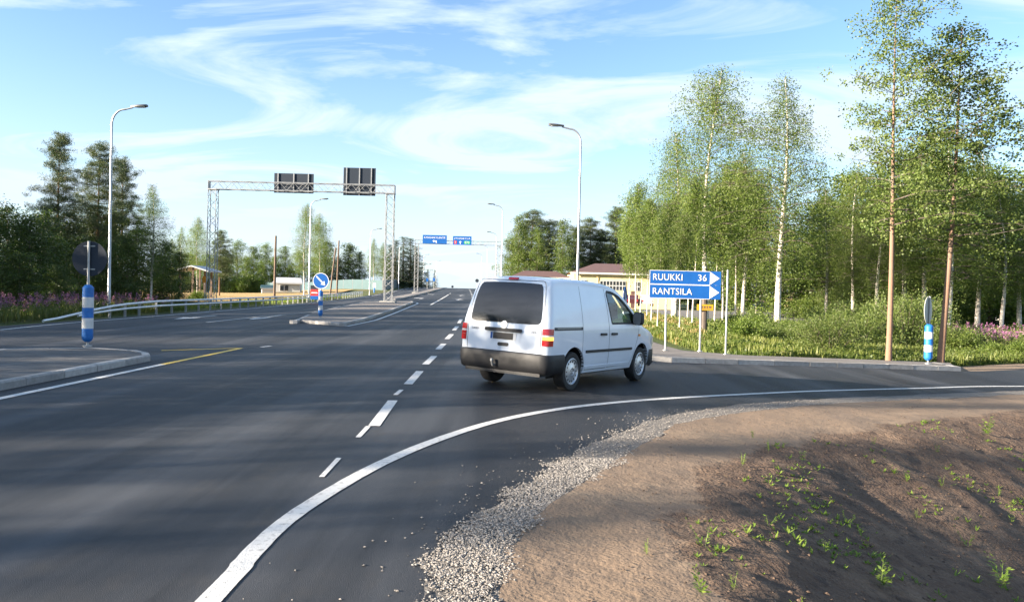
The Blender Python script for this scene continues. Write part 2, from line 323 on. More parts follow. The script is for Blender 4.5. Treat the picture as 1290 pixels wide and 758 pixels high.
# ------------------------------------------------------------------ ground sheets
def inpoly(poly, X, Y):
    ins = np.zeros(X.shape, bool); n = len(poly)
    for i in range(n):
        x0, y0 = poly[i]; x1, y1 = poly[(i+1) % n]
        c = ((y0 > Y) != (y1 > Y)) & (X < (x1-x0) * (Y-y0) / ((y1-y0) if y1 != y0 else 1e-9) + x0); ins ^= c
    return ins
def densify(poly, step, closed=True):
    out = []; n = len(poly)
    for i in range(n if closed else n-1):
        a = Vector(poly[i][:2]); b = Vector(poly[(i+1) % n][:2]); s = step(min(a.y, b.y)) if callable(step) else step
        k = max(1, int((b-a).length / s))
        for j in range(k): q = a.lerp(b, j/k); out.append((q.x, q.y))
    if not closed: out.append(tuple(poly[-1][:2]))
    return out
def sheet(name, poly, step, z=0.0, material=None, parent=None, disp=None, ragged=0.0, kind=None):
    poly = densify(poly, step)
    if ragged:
        poly = [(x + ragged*(noise.noise((x*2.3, y*2.3, 3.1)) + .6*noise.noise((x*7, y*7, 9.1))), y + ragged*(noise.noise((x*2.3, y*2.3, 7.7)) + .6*noise.noise((x*7, y*7, 4.1)))) for x, y in poly]
    pts = [Vector(p) for p in poly]; xs = [p[0] for p in poly]; ys = [p[1] for p in poly]
    y = min(ys); inner = []; row = 0
    while y < max(ys):
        s = step(y) if callable(step) else step; y += s * .87; row += 1
        X = np.arange(min(xs) + (s*.5 if row % 2 else 0), max(xs), s); Y = np.full(X.shape, y); m = inpoly(poly, X, Y)
        inner += [(float(a), float(y)) for a in X[m]]
    n = len(pts)
    allv = pts + [Vector(p) for p in inner]
    r = delaunay_2d_cdt(allv, [], [list(range(n))], 1, 1e-5)
    V = np.array([(p.x, p.y) for p in r[0]]); Z = GA(V[:, 0], V[:, 1]) + z
    if disp is not None: Z = Z + (disp(V[:, 0], V[:, 1]) if disp.__name__ == 'bankz' else np.array([disp(a, b) for a, b in V]))
    me = bpy.data.meshes.new(name); me.from_pydata([(a, b, c) for (a, b), c in zip(V, Z)], [], [tuple(f) for f in r[2]])
    bm = bmesh.new(); bm.from_mesh(me)
    for f in bm.faces:
        f.smooth = True
        if f.normal.z < 0: f.normal_flip()
    bm.to_mesh(me); bm.free()
    o = link(name, me, material, parent)
    if kind: o['kind'] = kind
    return o
# one base sheet to the horizon, finer near the camera
def spread(lo, hi, d0, g):
    out = [0.0]; d = d0
    while out[-1] < hi: out.append(out[-1] + d); d *= g
    neg = [0.0]; d = d0
    while neg[-1] > lo: neg.append(neg[-1] - d); d *= g
    return sorted(set(neg + out))
gx = np.array(spread(-2500, 2500, 1.0, 1.06)); gy = np.array(spread(-300, 3500, 1.0, 1.045)) ; gX, gY = np.meshgrid(gx, gy)
gZ = GA(gX, gY) - .07
corner = (sho_dist(gX, gY) > -2.5) & (gX < 26) & (gY < 24) & (gY > -14)
gZ = gZ - np.where(corner, .35, 0)
gZ = gZ + np.where((np.abs(gX - road_c(gY)) > 26) & (gY > 40), .12*np.sin(gX*.13)*np.sin(gY*.11), 0)
nx, ny = len(gx), len(gy)
me = bpy.data.meshes.new('ground'); me.from_pydata(np.stack([gX.ravel(), gY.ravel(), gZ.ravel()], 1).tolist(), [], [(j*nx+i, j*nx+i+1, (j+1)*nx+i+1, (j+1)*nx+i) for j in range(ny-1) for i in range(nx-1)])
for p in me.polygons: p.use_smooth = True
tag(link('ground', me, M['grass_ground']), kind='structure')
def upt(u, Y): return (u + float(road_c(np.array([Y]))[0]), Y)
def P2(px, py, dz=0): p = P(px, py, dz); return (p.x, p.y)
YS = [-14, 0, 10, 20, 30, 40, 55, 70, 85, 100, 125, 150, 175, 200, 225, 250, 280, 320]
edge_px = [(545, 758), (552, 705), (598, 652), (660, 612), (738, 562), (800, 536), (850, 521), (930, 509), (1060, 500.5), (1290, 491.5)]
edge = [P2(*q) for q in edge_px]
kerbR = [P2(x, y) for x, y in ((846, 456.5), (930, 459), (1020, 461.5), (1120, 464.5), (1211, 467.5))]
asphalt = [upt(-17.2, y) for y in YS] + [upt(2.7, y) for y in reversed(YS) if y > 28] + [(2.6, 25), (2.75, 22.5), (3.2, 21)] + kerbR + [P2(1290, 465), (20, 27.4), (36, 34), (40, 28.5)] + [(22, 22.6)] + edge[::-1] + [(-.42, 2.5), (-.42, -14)]
road = sheet('main_road', asphalt, lambda y: max(.7, .045*abs(y)), 0.0, M['asphalt'], kind='structure', ragged=.012)

# gravel strip, sand shoulder, bare soil bank
grav_r = [P2(*q) for q in ((634, 758), (641, 692), (702, 634), (760, 594), (803, 566), (855, 535), (935, 519), (1060, 508), (1290, 497))]
gravel_poly = [(-.5, -12), (-.5, 2.5)] + [(x - .05, y - .03) for x, y in edge] + [(22, 22.7), (22.4, 22.1)] + grav_r[::-1] + [(-.02, 2.5), (-.02, -12)]
def dsoil_raw(x, y, s):
    w = min(1, max(0, (s + .35) / .7))
    a = noise.noise((x*.9, y*.9, 0))*.05 + noise.noise((x*3.1, y*3.1, 5))*.026 + noise.noise((x*9, y*9, 2))*.015 + noise.noise((x*22, y*22, 8))*.009
    return a * w + (1-w) * (noise.noise((x*1.1, y*1.1, 1))*.018 + noise.noise((x*6, y*6, 1))*.004 + noise.noise((x*2.5, y*2.5, 7))*.008)
def dsoilA(X, Y): return np.array([dsoil_raw(a, b, s) for a, b, s in zip(X, Y, sho_dist(X, Y))])
def dsoil(x, y): return dsoil_raw(x, y, float(sho_dist(np.array([x]), np.array([y]))[0]))
fine = lambda y: max(.045, .0085*abs(y)+.012)
sheet('gravel_shoulder', gravel_poly, lambda y: max(.12, .02*abs(y)), -.012, M['gravel_bed'], kind='structure', ragged=.03, disp=lambda x, y: noise.noise((x*3, y*3, 4))*.012 + .01)
sand_in = [(x - .03, y - .0) for x, y in grav_r]
def off(line, d):
    out = []
    for i, p in enumerate(line):
        a = Vector(line[max(0, i-1)]); b = Vector(line[min(len(line)-1, i+1)]); t = (b-a).normalized(); out.append((p[0] + t.y*d, p[1] - t.x*d))
    return out
sho_near = [q for q in SHO if 0 <= q[1] <= 19]
def bankz(X, Y): return dsoilA(X, Y) + .006
soil_poly = [(-.06, 2.6)] + sand_in + [(16, 20.2), (22, 22.2), (22, 2.6)]
bank = sheet('soil_bank', soil_poly, fine, .0, M['bank'], kind='structure', ragged=.03, disp=bankz)
bv = np.zeros(len(bank.data.vertices)*3); bank.data.vertices.foreach_get('co', bv); bv = bv.reshape(-1, 3); bs_ = sho_dist(bv[:, 0], bv[:, 1]) + np.array([.35*noise.noise((x*.8, y*.8, 3)) + .12*noise.noise((x*3, y*3, 3)) for x, y in bv[:, :2]])
bank.data.attributes.new('soil', 'FLOAT', 'POINT').data.foreach_set('value', np.clip(.5 + bs_*1.6, 0, 1).astype(np.float32))
soil_poly = off(sho_near, .05) + [(22, 19), (22, 2.6), (1.0, 2.6)]
# left field and right-hand lots
sheet('field', [(-24, 62), (-24.5, 80), (-27, 120), (-32, 160), (-90, 160), (-110, 90), (-60, 62)], 4, .02, M['field'], kind='structure', disp=lambda x, y: .1)
sheet('parking_lot', [(4, 62), (34, 60), (40, 100), (2, 100)], 3, .0, M['old_asphalt'], kind='structure', disp=lambda x, y: .06)
sheet('back_lane', [P2(1190, 424), P2(1290, 427), (60, 52), (62, 58), P2(1290, 416), P2(1195, 412)], 2, .0, M['old_asphalt'], kind='structure', disp=lambda x, y: .12)

# ------------------------------------------------------------------ markings: thin painted sheets belonging to the road
def offset_pair(line, w):
    L = []; Rr = []
    for i, p in enumerate(line):
        a = Vector(line[max(0, i-1)]); b = Vector(line[min(len(line)-1, i+1)]); t = (b-a).normalized(); n = Vector((-t.y, t.x)) * (w/2); q = Vector(p)
        L.append(q + n); Rr.append(q - n)
    return L, Rr
def smooth_line(line, n=6):
    pts = [Vector(p) for p in line]; out = []
    for i in range(len(pts)-1):
        p0 = pts[max(0, i-1)]; p1 = pts[i]; p2 = pts[i+1]; p3 = pts[min(len(pts)-1, i+2)]
        for j in range(n):
            t = j/n; out.append(.5*((2*p1) + (-p0+p2)*t + (2*p0-5*p1+4*p2-p3)*t*t + (-p0+3*p1-3*p2+p3)*t**3))
    out.append(pts[-1]); return [tuple(q) for q in out]
def stripe(line, w, material=None, name='lane_marking'):
    line = densify(line, .5, False) if len(line) < 400 else line
    L, Rr = offset_pair(line, w); mb = MB(); k = len(L)
    jit = lambda q, s: (noise.noise((q.x*9, q.y*9, s)) * .006, noise.noise((q.x*9, q.y*9, s+5)) * .006)
    vs = []
    for a, b in zip(L, Rr):
        for q, s in ((a, 1), (b, 2)):
            j = jit(q, s); vs.append((q.x + j[0], q.y + j[1], G(q.x, q.y) + .006))
    mb.add(vs, [(2*i, 2*i+1, 2*i+3, 2*i+2) for i in range(k-1)])
    o = mb.build(name, material or M['paint'], road)
    return o
def uline(u, y0, y1, step=4): 
    n = max(1, int(abs(y1-y0)/step)); return [upt(u, y0 + (y1-y0)*i/n) for i in range(n+1)]
edge_line = [P2(*q) for q in ((262, 758), (310, 705), (360, 656.5), (420, 617), (480, 584), (548, 555), (620, 532), (690, 517.5), (760, 508.5), (840, 502), (930, 497), (1030, 492.5), (1160, 489), (1290, 486.5))]
d0 = Vector(edge_line[0]); edge_line = [(d0.x - .02, -10), (d0.x - .01, 0)] + edge_line + [(22, 23.2)]
stripe(smooth_line(edge_line), .135)
isl_line = [(-7.0 - .02, -10), P2(0, 502), P2(205, 459)]
stripe(isl_line, .14); stripe([P2(205, 459), P2(304, 438.5)], .12, M['ypaint']); stripe([P2(203, 441.5), P2(300, 438.6)], .12, M['ypaint'])
def dash_px(a, b, w): stripe([P2(*a), P2(*b)], w)
dash_px((405, 601), (427, 577), .05); dash_px((451, 551), (464, 537), .06); dash_px((471, 536.5), (495, 504.5), .14)
dash_px((498, 497.5), (506, 491), .07); dash_px((514, 484), (529, 467.5), .15); dash_px((536, 459), (547, 448.5), .15)
for a, b in (((552, 440), (559, 433)), ((563, 427), (569, 421)), ((572, 416), (576, 411)), ((578, 407), (581, 402))): dash_px(a, b, .16)
for i in range(12): stripe(uline(-1.75, 48 + i*12, 52 + i*12, 2), .22)
for i in range(9): stripe(uline(2.25, 40 + i*18, 58 + i*18, 6), .12)
stripe([P2(437, 411)] + [upt(-5.75, y) for y in (36, 42, 48, 54, 58)] + [upt(-6.0, 60.5), upt(-6.5, 62)], .14)
stripe(uline(-4.7, 56, 100), .14); stripe(uline(-4.7, 106, 112), .14)
stripe(smooth_line([P2(0, 415.5), P2(80, 407.5)] + [upt(-16.4, y) for y in (36, 45, 60, 80, 110, 140, 180, 220)]), .14)
stripe([P2(260, 406), P2(330, 398.5), P2(411, 391)], .14)
for i in range(10): stripe(uline(-12.6, 54 + i*9, 58 + i*9, 2), .14)
for i in range(4): stripe(uline(-10.9, 52 + i*7, 55 + i*7, 2), .14)
stripe([P2(329, 437.2), P2(341, 435.8)], .12)
def arrow(u, Y, turn=0, dirn=1):
    c = Vector(upt(u, Y)); L = 5.0; poly = [(-.08, 0), (.08, 0), (.08, L*.6), (.42, L*.6), (0, L), (-.42, L*.6), (-.08, L*.6)]
    if turn: poly = [(-.08, 0), (.08, 0), (.08, L*.5), (.6, L*.62), (.6, L*.5), (1.05, L*.78), (.6, L), (.6, L*.82), (-.08, L*.62)]
    mb = MB(); mb.add([(c.x + x*(turn or 1), c.y + dirn*y, G(c.x + x, c.y + dirn*y) + .006) for x, y in poly], [tuple(range(len(poly)))])
    mb.build('arrow_marking', M['paint'], road)
arrow(-11.1, 40, 0, -1); arrow(-14.4, 40, 0, -1); arrow(-6.6, 72, -1); arrow(-6.6, 95, -1); arrow(-3.2, 70); arrow(-3.2, 92); arrow(.3, 72)

# ------------------------------------------------------------------ kerbed islands
def island(name, outline, top_mat, h=.13, label_kind='structure', kw=.16, stone=1.0, closed=True, hid=None, sp=1.2):
    root = sheet(name, off_in(outline, kw - .01) if closed else outline, sp, h - .006, top_mat, kind=label_kind)
    kerb_line(outline + ([outline[0]] if closed else []), root, h, kw, stone); return root
def off_in(poly, d):
    a = sum(poly[i][0]*poly[(i+1) % len(poly)][1] - poly[(i+1) % len(poly)][0]*poly[i][1] for i in range(len(poly))); sg = 1 if a > 0 else -1
    n = len(poly); out = []
    for i in range(n):
        p0 = Vector(poly[i-1]); p = Vector(poly[i]); p1 = Vector(poly[(i+1) % n]); t0 = (p-p0).normalized(); t1 = (p1-p).normalized()
        n0 = Vector((-t0.y, t0.x))*sg; n1 = Vector((-t1.y, t1.x))*sg; b = (n0+n1); b = b / max(.3, b.length_squared) * 2
        q = p + b*d; out.append((q.x, q.y))
    return out
krnd = random.Random(4)
def kerb_line(line, parent, h, kw, stone, inner=1):
    # inner=1: the island lies to the left of the line's direction
    for i in range(len(line)-1):
        a = Vector(line[i]); b = Vector(line[i+1]); L = (b-a).length
        if L < .05: continue
        k = max(1, round(L/stone)); t = (b-a)/L; n = Vector((-t.y, t.x))*inner
        for j in range(k):
            p = a + t*(L*j/k + .009); q = a + t*(L*(j+1)/k - .009); dz = krnd.uniform(-.004, .004); ch = .025
            vs = []
            for e in (p, q):
                z = G(e.x, e.y); o0 = krnd.uniform(-.004, .004)
                for off_, zz in ((o0, -.08), (o0, h-ch+dz), (ch+o0, h+dz), (kw, h+dz), (kw, -.08)):
                    w = e + n*off_; vs.append((w.x, w.y, z + zz))
            mb = MB().add(vs, [(0,1,6,5), (1,2,7,6), (2,3,8,7), (3,4,9,8), (4,3,2,1,0), (5,6,7,8,9)]); mb.build('kerb_stone', M['kerb'], parent)
xk = P2(0, 492)[0]; yk = P2(203, 452)
isl1 = [(xk, -9), (xk, 8), (yk[0], yk[1]-.5), (yk[0]-.25, yk[1]), (yk[0]-.8, yk[1]+.6), (-9.4, 17.9), (-10.9, 17.0), (-11.1, 8), (-11.1, -9)]
island('traffic_island', isl1, M['paver'])
m2a = [P2(433, 411)] + [upt(-6.05, y) for y in (36, 44, 52, 58)] + [upt(-6.4, 60.5), upt(-7.2, 61.8), upt(-8.6, 61.8), upt(-9.6, 60), upt(-9.6, 50), upt(-9.5, 40), P2(369, 407.5), (-8.6, 32.4)]
isl2 = island('median_island', m2a, M['walk'], sp=1.5)
sheet('crossing_gap', [upt(-9.3, 37), upt(-6.35, 37), upt(-6.35, 41), upt(-9.3, 41)], 1, .131, M['paver'], parent=isl2)
m2b = [upt(-8.2, 66), upt(-8.0, 72)] + [upt(-7.9, y) for y in (90, 110, 130, 160, 190, 225)] + [upt(-9.5, y) for y in (225, 190, 160, 130, 110, 90, 72)] + [upt(-9.3, 66)]
island('median_island', m2b, M['walk'], stone=4, sp=3)
kl = [upt(2.75, y) for y in (60, 50, 40, 30)] + [(2.65, 25), (2.85, 22.6), (3.3, 21.2)] + kerbR
back = [(x + .7, y + 1.9) for x, y in kerbR]
pav = [upt(4.9, y) for y in (60, 50, 40, 30)] + [(4.9, 25), (5.1, 23.6)] + back[1:]
pavement = sheet('pavement', kl + [(kerbR[-1][0] + .05, kerbR[-1][1] + .5)] + pav[::-1], 1.0, .124, M['walk'], kind='structure')
kerb_line(kl, pavement, .13, .16, 1.0); kerb_line([kerbR[-1], (kerbR[-1][0] + .1, kerbR[-1][1] + 1.6)], pavement, .13, .16, .8)

ke = kerbR[-1]
sheet('verge_strip', [(ke[0] + .02, ke[1] + .05), P2(1290, 465.5), (20, 27.5), (36, 34.1), (36, 35.6), (19.6, 29.0), (15.6, 26.2), (ke[0] + .35, ke[1] + 1.7)], .8, -.02, M['sand'], kind='structure', ragged=.05)
# ------------------------------------------------------------------ lamp posts
def lamp_mesh(H=10.4, arm=1.05):
    post = MB(); pts = [(0, 0, -.1), (0, 0, 1.2), (0, 0, 1.22), (0, 0, H - .9)]; rad = [.085, .085, .075, .05]
    for i in range(1, 9):
        a = R(90*i/8); pts.append((.62*(1-math.cos(a)), 0, H - .9 + .78*math.sin(a))); rad.append(.045)
    pts.append((arm, 0, H - .02)); rad.append(.035); post.tube(pts, rad, 10)
    post.lathe([(.13, -.05), (.13, .03), (.09, .03)], 10)
    hd = MB(); prof = [(-.12, .035), (0, .06), (.25, .16), (.62, .16), (.72, .10)]
    top = [(arm + x, y, H + .03 - .02*i) for i, (x, y) in enumerate(prof)]
    vs = []; 
    for x, w in prof:
        z = H + .02 + .05*(x/.7)
        for y, zz in ((-w, 0), (-w*.8, .07), (w*.8, .07), (w, 0), (w, -.02), (-w, -.02)): vs.append((arm + x, y, z + zz))
    n = 6; fs = [(i*n+j, i*n+(j+1) % n, (i+1)*n+(j+1) % n, (i+1)*n+j) for i in range(4) for j in range(n)] + [tuple(range(5, -1, -1)), tuple(range(24, 30))]
    hd.add(vs, fs)
    door = MB().b2((-.05, -.09, .55), (.05, -.07, .95))
    ln = MB().b2((arm + .18, -.11, H + .0), (arm + .6, .11, H + .022))
    return post.mesh('post', 40), hd.mesh('lamp_head', 30), door.mesh('service_hatch'), ln.mesh('lens')
LM = lamp_mesh()
def lamp(x, y, rz, label, group=None, h=1.0, small=False):
    o = empty('street_lamp', (x, y, G(x, y) - .05), rz, label, 'street lamp', group); o.scale = (h, h, h)
    link('post', LM[0], M['galv'], o); hd = link('lamp_head', LM[1], M['lamp_dark'], o)
    if not small: link('service_hatch', LM[2], M['galv_dull'], o)
    link('lens', LM[3], M['sign_white'], hd)
    return o
p = at(137, 390, 40); lamp(p.x, p.y, 0, 'tall grey street lamp beyond the guard rail, in front of the pines')
p = at(389, 380, 81); lamp(p.x, p.y, 0, 'grey street lamp beside the red and blue board')
p = at(465.5, 371, 125); lamp(p.x, p.y, 0, 'grey street lamp on the grass in front of the teal barrier')
p = at(502, 362, 172); lamp(p.x, p.y, 0, 'grey street lamp standing before the dark spruces by the barrier', h=.92, small=True)
p = at(727, 372, 43); lamp(p.x, p.y, math.pi, 'tall grey street lamp behind the white van')
p = at(631, 372, 89); lamp(p.x, p.y, math.pi, 'grey street lamp on the right verge short of the blue gantry', small=True)
for px_, Y_, rz in ((624, 138, math.pi), (613, 185, math.pi), (606, 235, math.pi), (523, 210, 0), (533, 250, 0), (549, 300, 0)):
    p = at(px_, 362, Y_); lamp(p.x, p.y, rz, 'distant grey street lamp along the road beyond the blue gantry', 'distant lamps along the main road', small=True)

# ------------------------------------------------------------------ gantries
def lattice(mb, a, b, w, d, up, n, r=.03, rd=.014):
    a = Vector(a); b = Vector(b); t = (b-a).normalized(); s = Vector(up); s2 = t.cross(s).normalized()
    cs = [(s*(i*w/2) + s2*(j*d/2)) for i, j in ((-1,-1), (1,-1), (1,1), (-1,1))]
    for c in cs: mb.tube([a+c, b+c], r, 6)
    return cs, t
def lattice_braces(mb, a, b, cs, n, rd=.014):
    a = Vector(a); b = Vector(b)
    for i in range(n):
        p = a.lerp(b, i/n); q = a.lerp(b, (i+1)/n)
        for k in range(4):
            c0, c1 = cs[k], cs[(k+1) % 4]
            if i % 2: c0, c1 = c1, c0
            mb.tube([p+c0, q+c1], rd, 4, False)
def gantry(name, xl, xr, Y, zl, zr, zb0, zb1, label):
    zc = (zb0+zb1)/2; h = zb1-zb0; root = empty(name, ((xl+xr)/2, Y, 0), 0, label, 'sign gantry')
    ox = (xl+xr)/2
    for x, z in ((xl, zl), (xr, zr)):
        m = MB(); a = (x-ox, 0, z); b = (x-ox, 0, zb0 - .02); cs, t = lattice(m, a, b, .55, .5, (1, 0, 0), 14, .03); m.box((x-ox, 0, zb0-.03), (.66, .6, .06)); m.box((x-ox, 0, z+.02), (.85, .8, .08))
        leg = m.build('leg', M['galv_dull'], root); m = MB(); lattice_braces(m, a, b, cs, 15, .016); m.build('bracing', M['galv_dull'], leg)
        m = MB().box((x-ox, 0, z - .04), (1.1, 1.1, .3)); m.build('footing', M['concrete'], root)
    m = MB(); a = (xl-ox-.3, 0, zc); b = (xr-ox+.3, 0, zc); cs, t = lattice(m, a, b, h, .5, (0, 0, 1), 20, .028)
    for e in (a, b): m.box(e, (.04, .5, h))
    bm_ = m.build('beam', M['galv_dull'], root); m = MB(); lattice_braces(m, a, b, cs, 26, .013); m.build('bracing', M['galv_dull'], bm_)
    return root, ox
pl = at(266, 387, 56); pr = at(489, 382, 56)
zt = at(380, 231, 56).z; zb = at(380, 241, 56).z
g1, ox1 = gantry('sign_gantry', pl.x, pr.x, 56, G(pl.x, 56), G(pr.x, 56) + .1, zb, zt, 'lattice sign gantry with two dark board backs over the left carriageway')
for (x0, y0, x1, y1) in ((343.5, 217, 393, 243), (431.5, 210, 471.5, 246)):
    a = at(x0, y0, 56); b = at(x1, y1, 56); m = MB(); m.b2((a.x-ox1, .40, b.z), (b.x-ox1, .44, a.z)); bd = m.build('sign_board', M['sign_back'], g1)
    w = b.x - a.x
    for fx in (.10, .5, .87):
        m = MB().b2((a.x-ox1+w*fx-.035, .34, b.z), (a.x-ox1+w*fx+.035, .398, a.z)); m.build('rib', M['galv_dull'], bd)
p2l = at(524, 365, 123); p2r = at(627, 365, 123); zt2 = at(600, 304, 123).z; zb2 = at(600, 308.5, 123).z
g2, ox2 = gantry('sign_gantry', p2l.x, p2r.x, 123, G(p2l.x, 123), G(p2r.x, 123), zb2, zt2, 'distant sign gantry carrying two blue direction boards across the road')
def fit_text(body, x0, x1, z0, y, material, parent, h, name='lettering', spacing=1.05):
    me = text_mesh(body, h/.72, name, .003, spacing); xs = [v.co.x for v in me.vertices]; ys_ = [v.co.y for v in me.vertices]
    sx = (x1-x0) / (max(xs)-min(xs)); mnx = min(xs); mny = min(ys_); sy = h / (max(ys_) - mny)
    for v in me.vertices: v.co = (x0 + (v.co.x-mnx)*sx, y - v.co.z, z0 + (v.co.y-mny)*sy)
    return link(name, me, material, parent)
for (x0, y0, x1, y1, txt) in ((533, 296, 563, 307.5, 'KANGASKYLÄNTIE'), (571, 297.5, 594, 309, 'JYVÄSKYLÄ')):
    a = at(x0, y0, 123); b = at(x1, y1, 123); X0, X1, Z0, Z1 = a.x-ox2, b.x-ox2, b.z, a.z; w = X1-X0; h = Z1-Z0
    bd = MB().b2((X0, -.42, Z0), (X1, -.38, Z1)).build('sign_board', M['sign_blue'], g2)
    fit_text(txt, X0 + w*.06, X1 - w*.06, Z0 + h*.60, -.424, M['sign_white'], bd, h*.26)
    if txt.startswith('J'):
        MB().b2((X0 + w*.06, -.432, Z0 + h*.12), (X0 + w*.20, -.421, Z0 + h*.46)).build('red_panel', M['sign_red'], bd); fit_text('4', X0 + w*.105, X0 + w*.155, Z0 + h*.17, -.434, M['sign_white'], bd, h*.24)
        MB().b2((X0 + w*.60, -.432, Z0 + h*.12), (X0 + w*.93, -.421, Z0 + h*.46)).build('green_panel', M['sign_green'], bd); fit_text('E75', X0 + w*.65, X0 + w*.88, Z0 + h*.17, -.434, M['sign_white'], bd, h*.24)
        cx_ = X0 + w*.4; MB().prism([(cx_-.06, Z0+h*.1), (cx_+.06, Z0+h*.1), (cx_+.06, Z0+h*.3), (cx_+.2, Z0+h*.3), (cx_, Z0+h*.46), (cx_-.2, Z0+h*.3), (cx_-.06, Z0+h*.3)], .006, lambda u, v, q: (u, -.421 - q, v)).build('arrow', M['sign_white'], bd)
    else:
        cx_ = X0 + w*.5; MB().prism([(cx_+.18, Z0+h*.08), (cx_+.3, Z0+h*.08), (cx_+.3, Z0+h*.36), (cx_-.1, Z0+h*.36), (cx_-.1, Z0+h*.46), (cx_-.32, Z0+h*.3), (cx_-.1, Z0+h*.14), (cx_-.1, Z0+h*.25), (cx_+.18, Z0+h*.25)], .006, lambda u, v, q: (u, -.421 - q, v)).build('arrow', M['sign_white'], bd)

# ------------------------------------------------------------------ direction sign
ps = [P(838, 441, .13), P(881.5, 443.5, .13)]
Yb = (ps[0].y + ps[1].y)/2
a = at(818.5, 339.5, Yb); b = at(907.5, 378, Yb); ds = empty('direction_sign', ((a.x+b.x)/2, Yb, ps[0].z), 0, 'blue arrow direction sign reading RUUKKI 36 and RANTSILA on two posts', 'road sign')
oz = ps[0].z; oxd = (a.x+b.x)/2; X0, X1 = a.x-oxd, b.x-oxd; Z1 = at(862, 341, Yb).z - oz; Z0 = at(862, 376.5, Yb).z - oz; w = X1-X0
for q in ps: MB().tube([(q.x-oxd, q.y-Yb, 0), (q.x-oxd, .05, Z1 - .08)], .03, 12).lathe([(.08, -.01), (.08, .015)], 12, c=(q.x-oxd, q.y-Yb, 0)).build('post', M['galv'], ds)
hh = (Z1-Z0)/2
for k, rows in enumerate(((('RUUKKI', .05, .46), ('36', .68, .80)), (('RANTSILA', .05, .60),))):
    z1 = Z1 - k*hh; z0 = z1 - hh + .006
    bd = MB().b2((X0, -.005, z0), (X1, .01, z1)).build('sign_board', M['sign_blue'], ds)
    ax = X0 + w*.845
    MB().prism([(ax, z0 + .012), (ax + w*.135, (z0+z1)/2), (ax, z1 - .012)], .004, lambda u, v, q: (u, -.007 - q, v)).build('arrow', M['sign_white'], bd)
    for t, f0, f1 in rows: fit_text(t, X0 + w*f0, X0 + w*f1, z0 + hh*.28, -.010, M['sign_white'], bd, hh*.46)
    m = MB()
    for zz in (z0 + .006, z1 - .006): m.b2((X0 + .004, -.0095, zz - .007), (ax, -.007, zz + .007))
    m.b2((X0 + .003, -.0095, z0 + .014), (X0 + .016, -.007, z1 - .014)); m.build('border', M['sign_white'], bd)
q = P(914, 446, .13); top = at(918, 340, q.y)
MB().tube([(0, 0, 0), (0, 0, top.z - q.z)], .028, 12).lathe([(.07, -.01), (.07, .015)], 12).build('sign_post', M['galv'], None, 40, q)
tag(bpy.context.scene.objects['sign_post'], 'bare galvanised post on the pavement beside the direction sign', 'post')

# ------------------------------------------------------------------ bollards with keep-right discs
def bollard(px, py, dz, label, disc_yaw=0, disc_r=.32, face='back', h=1.35, rad=.115, top=1.72, lean=0, disc=True):
    q = P(px, py, dz); root = empty('traffic_bollard', q, 0, label, 'bollard')
    MB().tube([(0, 0, 0), (0, 0, top + disc_r)], .03, 10).lathe([(.10, -.01), (.10, .02)], 12).build('post', M['galv'], root, 40)
    z0 = .17; seg = (h - z0)/5
    for i in range(5):
        zz0 = z0 + seg*i; zz1 = zz0 + seg; pr = [(rad, zz0), (rad, zz1)]
        if i == 0: pr = [(.05, zz0 - .07), (rad*.9, zz0 - .02)] + [(rad, zz0 + .02), (rad, zz1)]
        if i == 4: pr = [(rad, zz0), (rad, zz1 - .02), (rad*.6, zz1 + .03), (.03, zz1 + .05)]
        if i % 2: pr = [(rad + .0015, zz0), (rad + .0015, zz1)]
        MB().lathe(pr, 24).build('white_band' if i % 2 else 'blue_sleeve', M['bol_white' if i % 2 else 'bol_blue'], root, 40)
    if disc:
        M3 = Matrix.Rotation(disc_yaw, 3, 'Z')
        def fn(u, v, w_): return tuple(M3 @ Vector((u, -.035 - w_ if face == 'front' else .035 + w_, top + v)))
        circ = lambda r_: [(r_*math.cos(2*math.pi*i/40), r_*math.sin(2*math.pi*i/40)) for i in range(40)]
        d = MB().prism(circ(disc_r), .012, fn).build('disc', M['sign_blue'] if face == 'front' else M['sign_back'], root)
        if face == 'front':
            def fr(e): return lambda u, v, w_: fn(u, v, w_ + e)
            ring = MB(); n = 40; vs = [fr(.014)(*p_, 0) for p_ in circ(disc_r)] + [fr(.014)(*p_, 0) for p_ in circ(disc_r*.93)]
            ring.add(vs, [(i, (i+1) % n, n+(i+1) % n, n+i) for i in range(n)]).build('rim', M['sign_white'], d)
            s_ = disc_r; ar = [(-.62, .50), (-.50, .62), (.28, -.16), (.44, .02), (.56, -.56), (-.02, -.44), (.16, -.28)]
            MB().prism([(x*s_, y*s_) for x, y in ar], .004, fr(.014)).build('arrow', M['sign_white'], d)
        else:
            for zz in (-.6, .72): MB().b2((-.13, .02, top + zz*disc_r - .012), (.13, .034, top + zz*disc_r + .012)).build('clamp', M['galv'], root)
    return root
bollard(110, 436, .13, 'blue and white bollard with the dark back of a round sign on the island', 0, .40, 'back', 1.36, .118, 2.0)
bollard(403.5, 401, .13, 'blue and white bollard with a blue keep-right arrow disc on the median tip', 0, .34, 'front', 1.14, .095, 1.60)
rb = bollard(1169, 458, .13, 'blue and white bollard with a pale oval sign back beside the leaning aspen', R(48), .42, 'back', 1.16, .12, 1.62)
for c in rb.children:
    if c.name.startswith('disc'): c.data.materials[0] = mat('pale_sign_back', (.42, .43, .40), .5)
